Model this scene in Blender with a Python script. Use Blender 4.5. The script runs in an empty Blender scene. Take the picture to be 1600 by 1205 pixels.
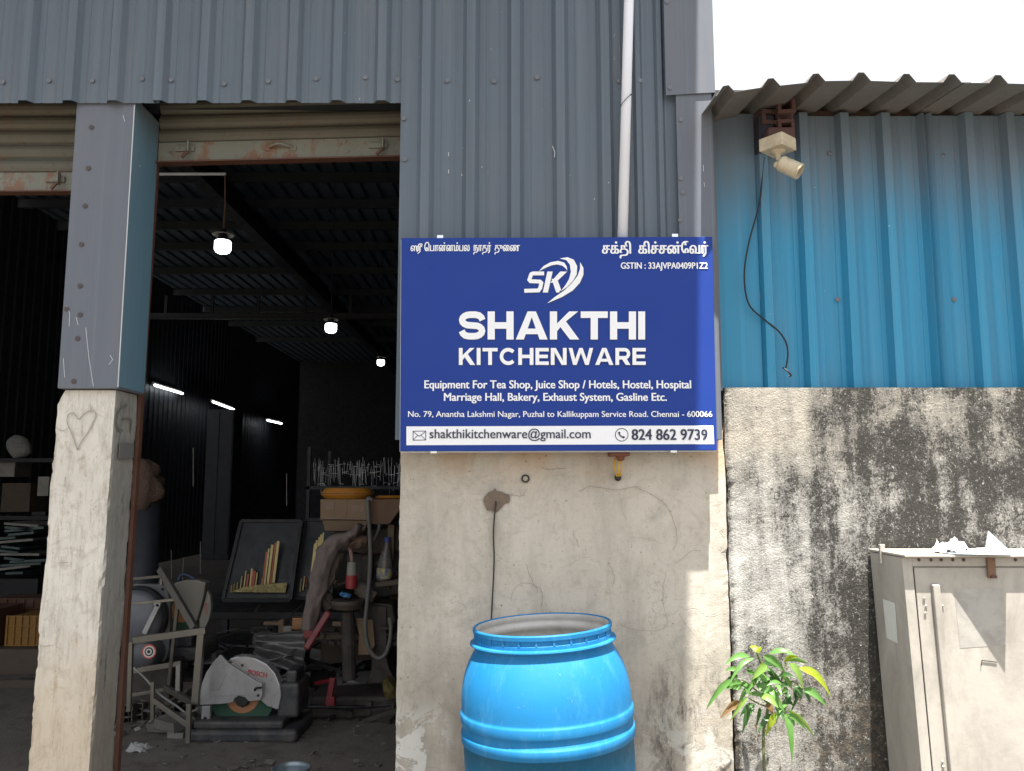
import bpy, math, random
from math import sin, cos, tan, pi, radians, atan
from mathutils import Vector, Matrix, noise, geometry
random.seed(7)
SC = bpy.context.scene
COL = SC.collection

# ---------------------------------------------------------------- camera
F, CX, CY, PITCH, H = 1280.0, 800.0, 602.5, radians(7), 1.38
cam = bpy.data.cameras.new('camera'); cam.sensor_width = 36; cam.sensor_fit = 'HORIZONTAL'
cam.lens = 36 * F / 1600; cam.clip_start = .05; cam.clip_end = 2000
co = bpy.data.objects.new('camera', cam); COL.objects.link(co)
co.location = (0, 0, H); co.rotation_euler = (radians(90) + PITCH, 0, 0); SC.camera = co

# ---------------------------------------------------------------- light
SUN = Vector((-.034, .27, -1)).normalized()
world = bpy.data.worlds.new('World'); SC.world = world; world.use_nodes = True
nt = world.node_tree; nt.nodes.clear()
wo = nt.nodes.new('ShaderNodeOutputWorld'); bg = nt.nodes.new('ShaderNodeBackground'); sk = nt.nodes.new('ShaderNodeTexSky')
sk.sky_type = 'NISHITA'; sk.sun_disc = False; sk.sun_elevation = math.asin(-SUN.z); sk.sun_rotation = radians(173)
sk.air_density = 1.0; sk.dust_density = 4.0; sk.ozone_density = .6; sk.altitude = 0
bg.inputs['Strength'].default_value = .10
veil = nt.nodes.new('ShaderNodeMix'); veil.data_type = 'RGBA'      # a thin even white haze over the whole sky
veil.inputs[0].default_value = .78; nt.links.new(sk.outputs[0], veil.inputs[6]); veil.inputs[7].default_value = (4.1, 4.25, 4.4, 1)
nt.links.new(veil.outputs[2], bg.inputs[0]); nt.links.new(bg.outputs[0], wo.inputs[0])
sl = bpy.data.lights.new('sun', 'SUN'); sl.energy = 5.0; sl.angle = radians(.53); sl.color = (1, .95, .87)
so = bpy.data.objects.new('sun', sl); COL.objects.link(so); so.rotation_euler = SUN.to_track_quat('-Z', 'Y').to_euler(); so.location = (1, -3, 12)
SC.view_settings.view_transform = 'Standard'; SC.view_settings.look = 'None'; SC.view_settings.gamma = 1
SC.view_settings.use_curve_mapping = False
SC.view_settings.exposure = 1.7
SC.cycles.max_bounces = 8; SC.cycles.diffuse_bounces = 5

def W(px, py, Y):
    """point of the plane y=Y that stands at pixel (px,py) of the photograph"""
    u = (px - CX) / F; v = (CY - py) / F
    t = Y / (cos(PITCH) - v * sin(PITCH))
    return Vector((u * t, Y, H + t * (sin(PITCH) + v * cos(PITCH))))
def floorY(py):
    return H / tan(math.atan((py - CY) / F) - PITCH)

# ---------------------------------------------------------------- materials
def nodes(name):
    m = bpy.data.materials.new(name); m.use_nodes = True
    n = m.node_tree; b = n.nodes['Principled BSDF']
    return m, n, b
class G:
    """small node graph helper"""
    def __init__(s, n):
        s.n = n; s.geo = n.nodes.new('ShaderNodeNewGeometry'); s.pos = s.geo.outputs['Position']
    def link(s, a, b): s.n.links.new(a, b)
    def mp(s, scale=(1, 1, 1), loc=(0, 0, 0), rot=(0, 0, 0), src=None):
        m = s.n.nodes.new('ShaderNodeMapping'); m.inputs['Scale'].default_value = scale; m.inputs['Location'].default_value = loc
        m.inputs['Rotation'].default_value = rot
        s.link(src or s.pos, m.inputs['Vector']); return m.outputs[0]
    def noise(s, scale=5, detail=5, rough=.6, vec=None, dist=0):
        m = s.n.nodes.new('ShaderNodeTexNoise'); m.inputs['Scale'].default_value = scale; m.inputs['Detail'].default_value = detail
        m.inputs['Roughness'].default_value = rough; m.inputs['Distortion'].default_value = dist
        s.link(vec or s.pos, m.inputs['Vector']); return m.outputs['Fac']
    def voro(s, scale=5, feat='DISTANCE_TO_EDGE', vec=None):
        m = s.n.nodes.new('ShaderNodeTexVoronoi'); m.feature = feat; m.inputs['Scale'].default_value = scale
        s.link(vec or s.pos, m.inputs['Vector']); return m.outputs['Distance']
    def ramp(s, f, *stops, interp='LINEAR'):
        r = s.n.nodes.new('ShaderNodeValToRGB'); e = r.color_ramp; e.interpolation = interp
        for i, (p, c) in enumerate(stops):
            if isinstance(c, (int, float)): c = (c, c, c)
            el = e.elements[i] if i < 2 else e.elements.new(p)
            el.position = p; el.color = (*c, 1)
        s.link(f, r.inputs[0]); return r.outputs[0]
    def mix(s, f, a, b, mode='MIX'):
        m = s.n.nodes.new('ShaderNodeMix'); m.data_type = 'RGBA'; m.blend_type = mode
        for i, v in ((0, f), (6, a), (7, b)):
            if isinstance(v, (int, float)): m.inputs[i].default_value = v if i == 0 else (v, v, v, 1)
            elif isinstance(v, tuple): m.inputs[i].default_value = (*v, 1)
            else: s.link(v, m.inputs[i])
        return m.outputs[2]
    def math(s, op, a, b=0, clamp=False, c=None):
        m = s.n.nodes.new('ShaderNodeMath'); m.operation = op; m.use_clamp = clamp
        for i, v in ((0, a), (1, b), (2, c)):
            if v is None: continue
            if isinstance(v, (int, float)): m.inputs[i].default_value = v
            else: s.link(v, m.inputs[i])
        return m.outputs[0]
    def sep(s, v=None):
        m = s.n.nodes.new('ShaderNodeSeparateXYZ'); s.link(v or s.pos, m.inputs[0]); return m.outputs
    def mr(s, v, a, b, c=0, d=1):
        m = s.n.nodes.new('ShaderNodeMapRange'); m.interpolation_type = 'SMOOTHSTEP'
        s.link(v, m.inputs[0])
        for i, x in enumerate((a, b, c, d)): m.inputs[i + 1].default_value = x
        return m.outputs[0]
    def bump(s, h, strength=.3, dist=.01, b=None):
        m = s.n.nodes.new('ShaderNodeBump'); m.inputs['Strength'].default_value = strength; m.inputs['Distance'].default_value = dist
        s.link(h, m.inputs['Height']); s.link(m.outputs[0], b.inputs['Normal'])

def mat(name, col, rough=.6, metal=0.0, var=.25, vs=4, stretch=(1, 1, 1), dirt=.0, dcol=(.12, .09, .06), ds=7, bump=.15, bs=60, bd=.004, spec=None, dedge=.55):
    m, n, b = nodes(name); g = G(n)
    v = g.mp(stretch)
    c = g.mix(g.noise(vs, 6, .6, v), tuple(x * (1 - var) for x in col), tuple(min(1, x * (1 + var)) for x in col))
    if dirt > 0:
        d = g.ramp(g.noise(ds, 8, .7, g.mp(stretch, (3, 1, 2)), .4), (dedge - .12, 0.0), (dedge + .12, 1.0))
        c = g.mix(g.math('MULTIPLY', d, dirt), c, dcol)
    g.link(c, b.inputs['Base Color'])
    b.inputs['Roughness'].default_value = rough; b.inputs['Metallic'].default_value = metal
    if spec is not None: b.inputs['Specular IOR Level'].default_value = spec
    if var: g.link(g.mr(g.noise(vs * 3, 5), .2, .8, max(.02, rough - .12), min(1, rough + .12)), b.inputs['Roughness'])
    if bump: g.bump(g.noise(bs, 6, .65), bump, bd, b)
    return m
MT = {}
def mm(name, *a, **k):
    if name not in MT: MT[name] = mat(name, *a, **k)
    return MT[name]

def sheet_material(name, col, brown=None, zb=None, streak=.32):
    """painted profiled steel sheet: long faint vertical streaks, dust, chips"""
    m, n, b = nodes(name); g = G(n)
    st = g.noise(1, 6, .65, g.mp((34, 34, .5)))
    c = g.mix(st, tuple(x * (1 - streak) for x in col), tuple(x * (1 + streak) for x in col))
    dust = g.ramp(g.noise(1, 7, .7, g.mp((9, 9, 1.2), (4, 0, 1))), (.48, 0), (.75, 1))
    c = g.mix(g.math('MULTIPLY', dust, .2), c, (.22, .2, .18))
    lines = g.ramp(g.noise(1, 2, .5, g.mp((160, 160, .25))), (.64, 0), (.7, 1))
    c = g.mix(g.math('MULTIPLY', lines, .25), c, tuple(x * 1.7 for x in col))
    if brown:
        z = g.sep()[2]
        zz = g.math('ADD', g.math('ADD', z, g.math('MULTIPLY', g.noise(1, 5, .7, g.mp((9, 9, 1))), .34)), g.math('MULTIPLY', g.noise(1, 4, .7, g.mp((45, 45, 2.5))), .26)); zz = g.math('SUBTRACT', zz, .13)
        f = g.mr(zz, zb[0], zb[1])
        c = g.mix(g.math('MULTIPLY', f, .7), c, brown)
    chips = g.ramp(g.noise(55, 3, .6, g.mp((1, 1, .5))), (.755, 0), (.77, 1))
    c = g.mix(chips, c, (.55, .55, .55))
    g.link(c, b.inputs['Base Color']); b.inputs['Roughness'].default_value = .5
    b.inputs['Specular IOR Level'].default_value = .35
    g.bump(g.noise(5, 3, .5, g.mp((1, 1, .4))), .25, .01, b)
    return m

def plaster_material():
    m, n, b = nodes('old_cement_plaster'); g = G(n)
    s = g.sep(); x, z = s[0], s[2]
    base = g.mix(g.noise(2.2, 8, .65), (.43, .39, .33), (.62, .575, .50))
    base = g.mix(g.math('MULTIPLY', g.ramp(g.noise(1, 8, .7, g.mp((7, 7, 1.3))), (.45, 0), (.7, 1)), .55), base, (.27, .25, .215))
    base = g.mix(g.math('MULTIPLY', g.ramp(g.noise(13, 8, .75), (.5, 0), (.72, 1)), .45), base, (.30, .26, .2))
    base = g.mix(g.math('MULTIPLY', g.ramp(g.noise(4.5, 9, .78, None, .7), (.5, 0), (.62, 1)), .4), base, (.30, .285, .25))
    base = g.mix(g.math('MULTIPLY', g.ramp(g.noise(48, 5, .75), (.54, 0), (.66, 1)), .28), base, (.25, .21, .16))
    # rusty wash under the cladding edge
    rust = g.math('MULTIPLY', g.mr(z, 1.33, 1.56), g.ramp(g.noise(1, 6, .65, g.mp((5, 5, 2.2))), (.38, 0), (.68, 1)))
    base = g.mix(g.math('MULTIPLY', rust, .8), base, (.5, .30, .15))
    # grime climbing from the ground and beside the door
    low = g.math('MULTIPLY', g.mr(z, .95, .35), g.ramp(g.noise(1, 8, .7, g.mp((8, 8, 2.5))), (.35, 0), (.62, 1)))
    base = g.mix(g.math('MULTIPLY', low, .7), base, (.24, .21, .17))
    side = g.math('MULTIPLY', g.mr(x, -.2, -.46), g.ramp(g.noise(6, 8, .72), (.35, 0), (.65, 1)))
    base = g.mix(g.math('MULTIPLY', side, .55), base, (.30, .29, .25))
    # black mould right of the drum
    mo = g.math('MULTIPLY', g.math('MULTIPLY', g.mr(x, .38, .6), g.mr(z, .85, .5)), g.ramp(g.noise(1, 9, .78, g.mp((22, 22, 7))), (.5, 0), (.62, 1)))
    base = g.mix(g.math('MULTIPLY', mo, .8), base, (.09, .085, .075))
    # lime bloom low down, flaking at the bottom left
    fl = g.math('MULTIPLY', g.math('MULTIPLY', g.mr(z, .62, .4), g.math('MAXIMUM', g.mr(x, -.2, -.3), g.math('MULTIPLY', g.mr(x, .4, .6), .6))), g.ramp(g.noise(9, 9, .72, None, .6), (.5, 0), (.53, 1)))
    base = g.mix(g.math('MULTIPLY', fl, .8), base, (.62, .62, .58))
    spots = g.ramp(g.noise(70, 3, .5), (.71, 0), (.76, 1))
    base = g.mix(g.math('MULTIPLY', spots, .7), base, (.11, .08, .06))
    cr = g.voro(3.2, vec=g.mp((1, 1, 1), src=None))
    wob = n.nodes.new('ShaderNodeVectorMath'); wob.operation = 'ADD'
    nz = n.nodes.new('ShaderNodeTexNoise'); nz.inputs['Scale'].default_value = 7; nz.inputs['Detail'].default_value = 6
    g.link(g.pos, nz.inputs['Vector'])
    sc = n.nodes.new('ShaderNodeVectorMath'); sc.operation = 'SCALE'; sc.inputs['Scale'].default_value = .22
    g.link(nz.outputs['Color'], sc.inputs[0]); g.link(g.pos, wob.inputs[0]); g.link(sc.outputs[0], wob.inputs[1])
    cr = g.voro(3.4, vec=wob.outputs[0])
    crk = g.math('MULTIPLY', g.ramp(cr, (.0, 1), (.008, 0)), g.ramp(g.noise(3.1, 3), (.5, 0), (.56, 1)))
    base = g.mix(g.math('MULTIPLY', crk, .28), base, (.2, .17, .13))
    g.link(base, b.inputs['Base Color']); b.inputs['Roughness'].default_value = .9; b.inputs['Specular IOR Level'].default_value = .2
    h = g.math('ADD', g.math('MULTIPLY', g.noise(5, 8, .6), .8), g.math('MULTIPLY', g.noise(160, 4, .6), .12))
    h = g.math('SUBTRACT', h, g.math('MULTIPLY', crk, .15)); h = g.math('SUBTRACT', h, g.math('MULTIPLY', spots, .1))
    h = g.math('SUBTRACT', h, g.math('MULTIPLY', fl, .12))
    g.bump(h, .55, .012, b)
    return m

def mould_material():
    m, n, b = nodes('mouldy_cement_render'); g = G(n)
    s = g.sep(); x, z = s[0], s[2]; A = lambda *v: g.math('ADD', *v); Mu = lambda *v: g.math('MULTIPLY', *v)
    wx = A(x, Mu(A(g.noise(3, 5), -.5), .35))
    # how far the growth has taken hold: least on the left, most right and low
    D = g.mr(wx, .84, 1.45, .25, .64)
    D = A(D, Mu(g.mr(wx, 1.2, 1.7), .10)); D = A(D, Mu(Mu(g.mr(z, 1.66, 1.42), g.mr(wx, 1.0, 1.25)), .12)); D = A(D, Mu(g.mr(z, .78, .45), .2))
    D = A(D, Mu(g.mr(z, 1.5, 1.74), -.10)); D = A(D, g.mr(x, .875, .853, 0, .45))
    D = A(D, g.mr(g.noise(1, 6, .65, g.mp((11, 11, .8), (0, 0, 3))), .3, .7, -.2, .2))
    D = A(D, g.mr(g.noise(3.4, 6, .68), .3, .7, -.26, .26))
    white = g.mix(g.noise(7, 7, .7), (.36, .345, .31), (.66, .65, .62))
    tan = g.mr(A(z, Mu(g.noise(3, 4), .3)), 1.45, 1.75)
    white = g.mix(Mu(tan, .75), white, (.37, .335, .275))
    fine = A(Mu(g.noise(140, 4, .85, g.mp((1, 1, .72))), .62), Mu(g.noise(30, 7, .8, None, .4), .38))
    speck = g.math('SUBTRACT', fine, .5)
    grey = g.math('ADD', Mu(D, 1.0), Mu(speck, 1.5), True)
    base = g.mix(g.ramp(grey, (.12, 0), (.72, 1)), white, (.125, .122, .115))
    mask = g.ramp(A(A(Mu(D, .40), fine), Mu(A(g.noise(11, 7, .75), -.5), .42)), (.74, 0), (.80, 1))
    base = g.mix(Mu(mask, .85), base, (.04, .038, .034))
    flakes = g.ramp(g.noise(85, 6, .85, g.mp((1, 1, .8), (3, 1, 2))), (.58, 0), (.63, 1))
    base = g.mix(Mu(flakes, .7), base, (.58, .57, .54))
    brown = Mu(g.mr(z, .8, .5), g.ramp(g.noise(26, 6, .75), (.48, 0), (.6, 1)))
    base = g.mix(Mu(brown, .3), base, (.22, .17, .12))
    g.link(base, b.inputs['Base Color']); b.inputs['Roughness'].default_value = .95; b.inputs['Specular IOR Level'].default_value = .12
    h = A(Mu(g.noise(130, 4, .75), .5), Mu(g.noise(30, 6, .7), .45))
    g.bump(h, 1.0, .016, b)
    return m

def pillar_material():
    m, n, b = nodes('whitewashed_concrete'); g = G(n)
    s = g.sep(); z = s[2]
    base = g.mix(g.noise(5, 8, .68), (.48, .45, .40), (.76, .73, .67))
    base = g.mix(g.math('MULTIPLY', g.ramp(g.noise(1, 8, .75, g.mp((22, 22, 3.5))), (.5, 0), (.68, 1)), .55), base, (.3, .28, .24))
    base = g.mix(g.math('MULTIPLY', g.ramp(g.noise(1, 8, .75, g.mp((30, 30, 12))), (.55, 0), (.66, 1)), .5), base, (.27, .22, .15))
    base = g.mix(g.math('MULTIPLY', g.ramp(g.noise(1, 9, .8, g.mp((46, 46, 6), (2, 0, 5))), (.53, 0), (.66, 1)), .6), base, (.24, .19, .13))
    base = g.mix(g.math('MULTIPLY', g.ramp(g.noise(9, 9, .78, None, .8), (.54, 0), (.60, 1)), .38), base, (.33, .29, .23))
    warm = g.mr(g.math('ADD', z, g.math('MULTIPLY', g.noise(4, 5), .5)), 1.15, .7)
    base = g.mix(g.math('MULTIPLY', warm, .45), base, (.48, .36, .21))
    # the inner face: bare grey cement in patches, darkened throughout
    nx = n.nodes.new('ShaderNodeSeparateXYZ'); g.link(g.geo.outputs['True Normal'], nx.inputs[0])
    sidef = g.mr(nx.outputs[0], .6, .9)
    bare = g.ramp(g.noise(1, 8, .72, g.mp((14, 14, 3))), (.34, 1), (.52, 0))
    side_dark = g.math('MAXIMUM', bare, .6)
    base = g.mix(g.math('MULTIPLY', sidef, side_dark), base, (.085, .09, .085))
    spots = g.ramp(g.noise(60, 4, .6), (.68, 0), (.73, 1)); base = g.mix(g.math('MULTIPLY', spots, .5), base, (.16, .11, .07))
    g.link(base, b.inputs['Base Color']); b.inputs['Roughness'].default_value = .92; b.inputs['Specular IOR Level'].default_value = .2
    g.bump(g.math('ADD', g.noise(14, 8, .7), g.math('MULTIPLY', g.noise(1, 5, .6, g.mp((90, 90, 14))), .4)), .6, .008, b)
    return m

def ground_material(name, a, c2, wet=False):
    m, n, b = nodes(name); g = G(n)
    base = g.mix(g.noise(1.3, 9, .7), a, c2)
    base = g.mix(g.math('MULTIPLY', g.ramp(g.noise(6, 8, .7, None, .6), (.5, 0), (.62, 1)), .5), base, tuple(x * .5 for x in a))
    base = g.mix(g.math('MULTIPLY', g.ramp(g.noise(90, 3, .6), (.62, 0), (.7, 1)), .5), base, tuple(x * 1.8 for x in c2))
    g.link(base, b.inputs['Base Color']); b.inputs['Roughness'].default_value = .85
    g.bump(g.math('ADD', g.noise(8, 8, .7), g.math('MULTIPLY', g.noise(120, 4, .6), .3)), .6, .02, b)
    return m

def rusty(name, paint, rustcol=(.16, .065, .03), amount=.6, edge=.52, scale=14, zfall=None, rough=.6):
    m, n, b = nodes(name); g = G(n)
    c = g.mix(g.noise(7, 6), tuple(x * .78 for x in paint), tuple(x * 1.15 for x in paint))
    r = g.noise(1, 9, .75, g.mp((scale, scale, scale * .6)))
    if zfall: r = g.math('ADD', r, g.mr(g.sep()[2], zfall[0], zfall[1], 0, .16))
    k = g.ramp(r, (edge, 0), (edge + .09, 1))
    c = g.mix(g.math('MULTIPLY', k, amount), c, rustcol)
    c = g.mix(g.math('MULTIPLY', g.ramp(g.noise(40, 6, .7), (.6, 0), (.68, 1)), amount), c, tuple(x * .5 for x in rustcol))
    g.link(c, b.inputs['Base Color']); b.inputs['Roughness'].default_value = rough
    g.bump(g.noise(60, 6, .7), .3, .004, b)
    return m

def emit(name, col, st):
    m, n, b = nodes(name); b.inputs['Emission Color'].default_value = (*col, 1); b.inputs['Emission Strength'].default_value = st
    b.inputs['Base Color'].default_value = (.8, .8, .8, 1); return m

PLASTER = plaster_material(); MOULD = mould_material(); PILLAR = pillar_material()
GREYSHEET = sheet_material('grey_painted_sheet', (.105, .132, .165))
GREYPLAIN = sheet_material('grey_flashing', (.12, .135, .165), streak=.12)
BLUESHEET = sheet_material('blue_painted_sheet', (.036, .245, .42), (.17, .14, .125), (2.50, 3.02))
BLUEPLAIN = sheet_material('faded_blue_flashing', (.12, .22, .29), (.15, .13, .12), (2.9, 3.3), .15)
ROOFSHEET = sheet_material('dusty_grey_roof_sheet', (.15, .138, .125), streak=.3)
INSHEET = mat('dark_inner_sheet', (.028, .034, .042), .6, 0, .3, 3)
STEEL = mat('brushed_steel', (.17, .16, .14), .42, .7, .25, 9, (1, 1, .4), .4, (.2, .17, .13), 12)
BRIGHT = mat('bright_steel', (.72, .72, .7), .18, 1, .1, 9, bump=.05)
DULL = mat('dull_galvanised', (.26, .25, .23), .5, .5, .3, 8, dirt=.5, dcol=(.12, .1, .08))
RUSTY = rusty('rusty_steel', (.10, .048, .032), (.09, .035, .02), .8, .45)
SHUTTER = rusty('khaki_shutter_paint', (.115, .108, .085), (.14, .075, .045), .6, .52, 6)
SHUTRAIL = rusty('khaki_rail_paint', (.19, .195, .16), (.19, .085, .045), .85, .5, 10, (2.70, 2.62))
WHITEPVC = mat('white_pvc', (.80, .83, .93), .35, 0, .04, 3, (1, 1, .3), .15, (.5, .48, .44), 6, bump=0)
BLACK = mat('black_rubber', (.015, .015, .016), .55, 0, .2)
DARK = mat('dark_painted_metal', (.018, .019, .021), .5, .2, .3, dirt=.5, dcol=(.04, .034, .028))
DUSTY = mat('dusty_machine_iron', (.04, .033, .028), .75, .1, .35, 9, dirt=.7, dcol=(.09, .075, .06))
WOOD = mat('dusty_brown_board', (.09, .065, .045), .8, 0, .3, 3, (1, 1, 8), .4, (.07, .05, .04))
CARD = mat('dusty_cardboard', (.19, .13, .08), .9, 0, .2, 5, dirt=.5, dcol=(.17, .12, .08), ds=9)
CREAM = mat('cream_painted_steel', (.42, .395, .355), .5, 0, .12, 3, (1, 1, .5), dirt=.6, dcol=(.20, .185, .16), ds=5, bump=.15, dedge=.55, spec=.3)
SCREW = mat('screw_head', (.15, .15, .16), .4, .6, .3)

# ---------------------------------------------------------------- mesh builder
def wloc(p):
    v = Vector((0, 0, 0))
    while p is not None: v += p.location; p = p.parent
    return v
def finish(o, bevel=0, smooth=False, bseg=2):
    if smooth:
        for p in o.data.polygons: p.use_smooth = True
    if bevel:
        md = o.modifiers.new('bevel', 'BEVEL'); md.width = bevel; md.segments = bseg; md.limit_method = 'ANGLE'; md.angle_limit = radians(35)
class MB:
    def __init__(s): s.v = []; s.f = []
    def add(s, vs, fs):
        k = len(s.v); s.v += [Vector(v) for v in vs]; s.f += [tuple(i + k for i in f) for f in fs]; return s
    def box(s, x0, x1, y0, y1, z0, z1, m=None):
        vs = [Vector(p) for p in ((x0, y0, z0), (x1, y0, z0), (x1, y1, z0), (x0, y1, z0), (x0, y0, z1), (x1, y0, z1), (x1, y1, z1), (x0, y1, z1))]
        if m: vs = [m @ v for v in vs]
        return s.add(vs, [(0, 3, 2, 1), (4, 5, 6, 7), (0, 1, 5, 4), (1, 2, 6, 5), (2, 3, 7, 6), (3, 0, 4, 7)])
    def bar(s, a, b, w, d=None, up=None):
        """square bar from a to b"""
        a, b = Vector(a), Vector(b); d = d or w; z = (b - a); L = z.length; z.normalize()
        up = Vector(up) if up else (Vector((0, 1, 0)) if abs(z.y) < .9 else Vector((1, 0, 0)))
        x = up.cross(z).normalized(); y = z.cross(x)
        m = Matrix((( x.x, y.x, z.x, a.x), (x.y, y.y, z.y, a.y), (x.z, y.z, z.z, a.z), (0, 0, 0, 1)))
        return s.box(-w / 2, w / 2, -d / 2, d / 2, 0, L, m)
    def tube(s, pts, r, n=8, caps=True):
        pts = [Vector(p) for p in pts]; rs = r if isinstance(r, (list, tuple)) else [r] * len(pts)
        k = len(s.v); ref = Vector((0, 0, 1)); t0 = (pts[1] - pts[0]).normalized()
        if abs(t0.dot(ref)) > .9: ref = Vector((1, 0, 0))
        u = t0.cross(ref).normalized()
        for i, p in enumerate(pts):
            t = (pts[min(i + 1, len(pts) - 1)] - pts[max(i - 1, 0)]).normalized()
            u = (u - t * u.dot(t)).normalized(); w = t.cross(u)
            for j in range(n):
                a = 2 * pi * j / n; s.v.append(p + (u * cos(a) + w * sin(a)) * rs[i])
        for i in range(len(pts) - 1):
            for j in range(n):
                s.f.append((k + i * n + j, k + i * n + (j + 1) % n, k + (i + 1) * n + (j + 1) % n, k + (i + 1) * n + j))
        if caps: s.f.append(tuple(k + j for j in range(n))[::-1]); s.f.append(tuple(k + (len(pts) - 1) * n + j for j in range(n)))
        return s
    def lathe(s, prof, n=32, m=None, caps=False):
        """profile of (r, z) turned about z"""
        k = len(s.v)
        for r, z in prof:
            for j in range(n):
                v = Vector((r * cos(2 * pi * j / n), r * sin(2 * pi * j / n), z)); s.v.append(m @ v if m else v)
        for i in range(len(prof) - 1):
            for j in range(n): s.f.append((k + i * n + j, k + i * n + (j + 1) % n, k + (i + 1) * n + (j + 1) % n, k + (i + 1) * n + j))
        if caps:
            s.f.append(tuple(k + j for j in range(n))[::-1]); s.f.append(tuple(k + (len(prof) - 1) * n + j for j in range(n)))
        return s
    def prism(s, poly, y0, y1):
        """polygon of (x,z) with depth from y0 to y1"""
        k = len(s.v); n = len(poly)
        s.v += [Vector((x, y0, z)) for x, z in poly] + [Vector((x, y1, z)) for x, z in poly]
        for t in geometry.tessellate_polygon([[Vector((x, z, 0)) for x, z in poly]]):
            s.f.append(tuple(k + i for i in t)); s.f.append(tuple(k + n + i for i in t[::-1]))
        for i in range(n): s.f.append((k + i, k + (i + 1) % n, k + n + (i + 1) % n, k + n + i))
        return s
    def grid(s, fn, nu, nv):
        k = len(s.v)
        for i in range(nu + 1):
            for j in range(nv + 1): s.v.append(Vector(fn(i / nu, j / nv)))
        for i in range(nu):
            for j in range(nv): s.f.append((k + i * (nv + 1) + j, k + (i + 1) * (nv + 1) + j, k + (i + 1) * (nv + 1) + j + 1, k + i * (nv + 1) + j + 1))
        return s
    def sphere(s, c, r, n=10, sq=(1, 1, 1)):
        c = Vector(c); k = len(s.v); R = n // 2
        for i in range(R + 1):
            for j in range(n):
                a = pi * i / R; b = 2 * pi * j / n
                s.v.append(c + Vector((sin(a) * cos(b) * sq[0], sin(a) * sin(b) * sq[1], cos(a) * sq[2])) * r)
        for i in range(R):
            for j in range(n): s.f.append((k + i * n + j, k + (i + 1) * n + j, k + (i + 1) * n + (j + 1) % n, k + i * n + (j + 1) % n))
        return s
    def build(s, name, m, parent=None, bevel=0, smooth=False, thick=0, origin=None, bseg=2):
        me = bpy.data.meshes.new(name)
        if parent is not None: off = wloc(parent)
        else:
            if origin is None:
                xs = [v.x for v in s.v]; ys = [v.y for v in s.v]; zs = [v.z for v in s.v]
                origin = ((min(xs) + max(xs)) / 2, (min(ys) + max(ys)) / 2, min(zs))
            off = Vector(origin)
        me.from_pydata([v - off for v in s.v], [], s.f); me.update()
        import bmesh
        b = bmesh.new(); b.from_mesh(me); bmesh.ops.recalc_face_normals(b, faces=b.faces); b.to_mesh(me); b.free()
        me.materials.append(m)
        o = bpy.data.objects.new(name, me); COL.objects.link(o)
        if parent is not None: o.parent = parent
        else: o.location = off
        if thick:
            md = o.modifiers.new('thickness', 'SOLIDIFY'); md.thickness = thick; md.offset = 0
        finish(o, bevel, smooth, bseg)
        return o
def tag(o, label, cat, group=None, kind=None):
    if label: o['label'] = label
    if cat: o['category'] = cat
    if group: o['group'] = group
    if kind: o['kind'] = kind
    return o
def thing(name, label, cat, loc=(0, 0, 0), group=None):
    o = bpy.data.objects.new(name, None); COL.objects.link(o); o.location = loc; o.empty_display_size = .1
    return tag(o, label, cat, group)
def copy_tree(o, parent=None):
    c = o.copy(); COL.objects.link(c); c.parent = parent
    for ch in list(o.children): copy_tree(ch, c)
    return c
def quad(px):  # smooth a px polyline into more points (Catmull-Rom)
    out = []
    P = [px[0]] + list(px) + [px[-1]]
    for i in range(1, len(P) - 2):
        for k in range(6):
            t = k / 6; p0, p1, p2, p3 = (Vector(P[i + d]) for d in (-1, 0, 1, 2))
            out.append(.5 * ((2 * p1) + (p2 - p0) * t + (2 * p0 - 5 * p1 + 4 * p2 - p3) * t * t + (3 * p1 - p0 - 3 * p2 + p3) * t ** 3))
    out.append(Vector(P[-1])); return out

def profile_sheet(ribs, x0, x1, z0, z1, Y, rh=.026, bw=.068, tw=.034, minor=True, nz=1, wav=0):
    """vertical trapezoidal sheet facing the viewer: pan plane at Y, ribs come out towards -y"""
    xs = [(x0, 0)]
    for i, r in enumerate(sorted(ribs)):
        for dx, h in ((-bw / 2, 0), (-tw / 2, rh), (tw / 2, rh), (bw / 2, 0)):
            if x0 < r + dx < x1: xs.append((r + dx, h))
        if minor:
            p = .184
            for q in (.36, .64):
                c = r + p * q
                for dx, h in ((-.007, 0), (0, .0028), (.007, 0)):
                    if x0 < c + dx < x1: xs.append((c + dx, h))
    xs.append((x1, 0)); xs.sort()
    if len(xs) > 2 and xs[1][0] - xs[0][0] < 1e-4: xs.pop(1)
    mb = MB()
    def fn(u, v):
        i = round(u * (len(xs) - 1)); x, h = xs[i]; z = z0 + (z1 - z0) * v
        return (x, Y - h + (wav * noise.noise(Vector((x * 2, 0, z * 1.3))) if wav else 0), z)
    return mb.grid(fn, len(xs) - 1, nz)

# ================================================================ GROUND
MB().grid(lambda u, v: (-150 + 300 * u, -150 + 300 * v, 0), 12, 12).build('ground', ground_material('dusty_yard', (.11, .095, .075), (.17, .15, .12)), origin=(0, 0, 0))['kind'] = 'structure'
MB().grid(lambda u, v: (-7 + 7.8 * u, 3.36 + 21 * v, .004 + .012 * (noise.noise(Vector((u * 22, v * 60, 1))) + .5)), 60, 160).build('floor', ground_material('oily_workshop_floor', (.095, .082, .070), (.19, .168, .142)), origin=(0, 0, 0), smooth=True)['kind'] = 'structure'

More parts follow.
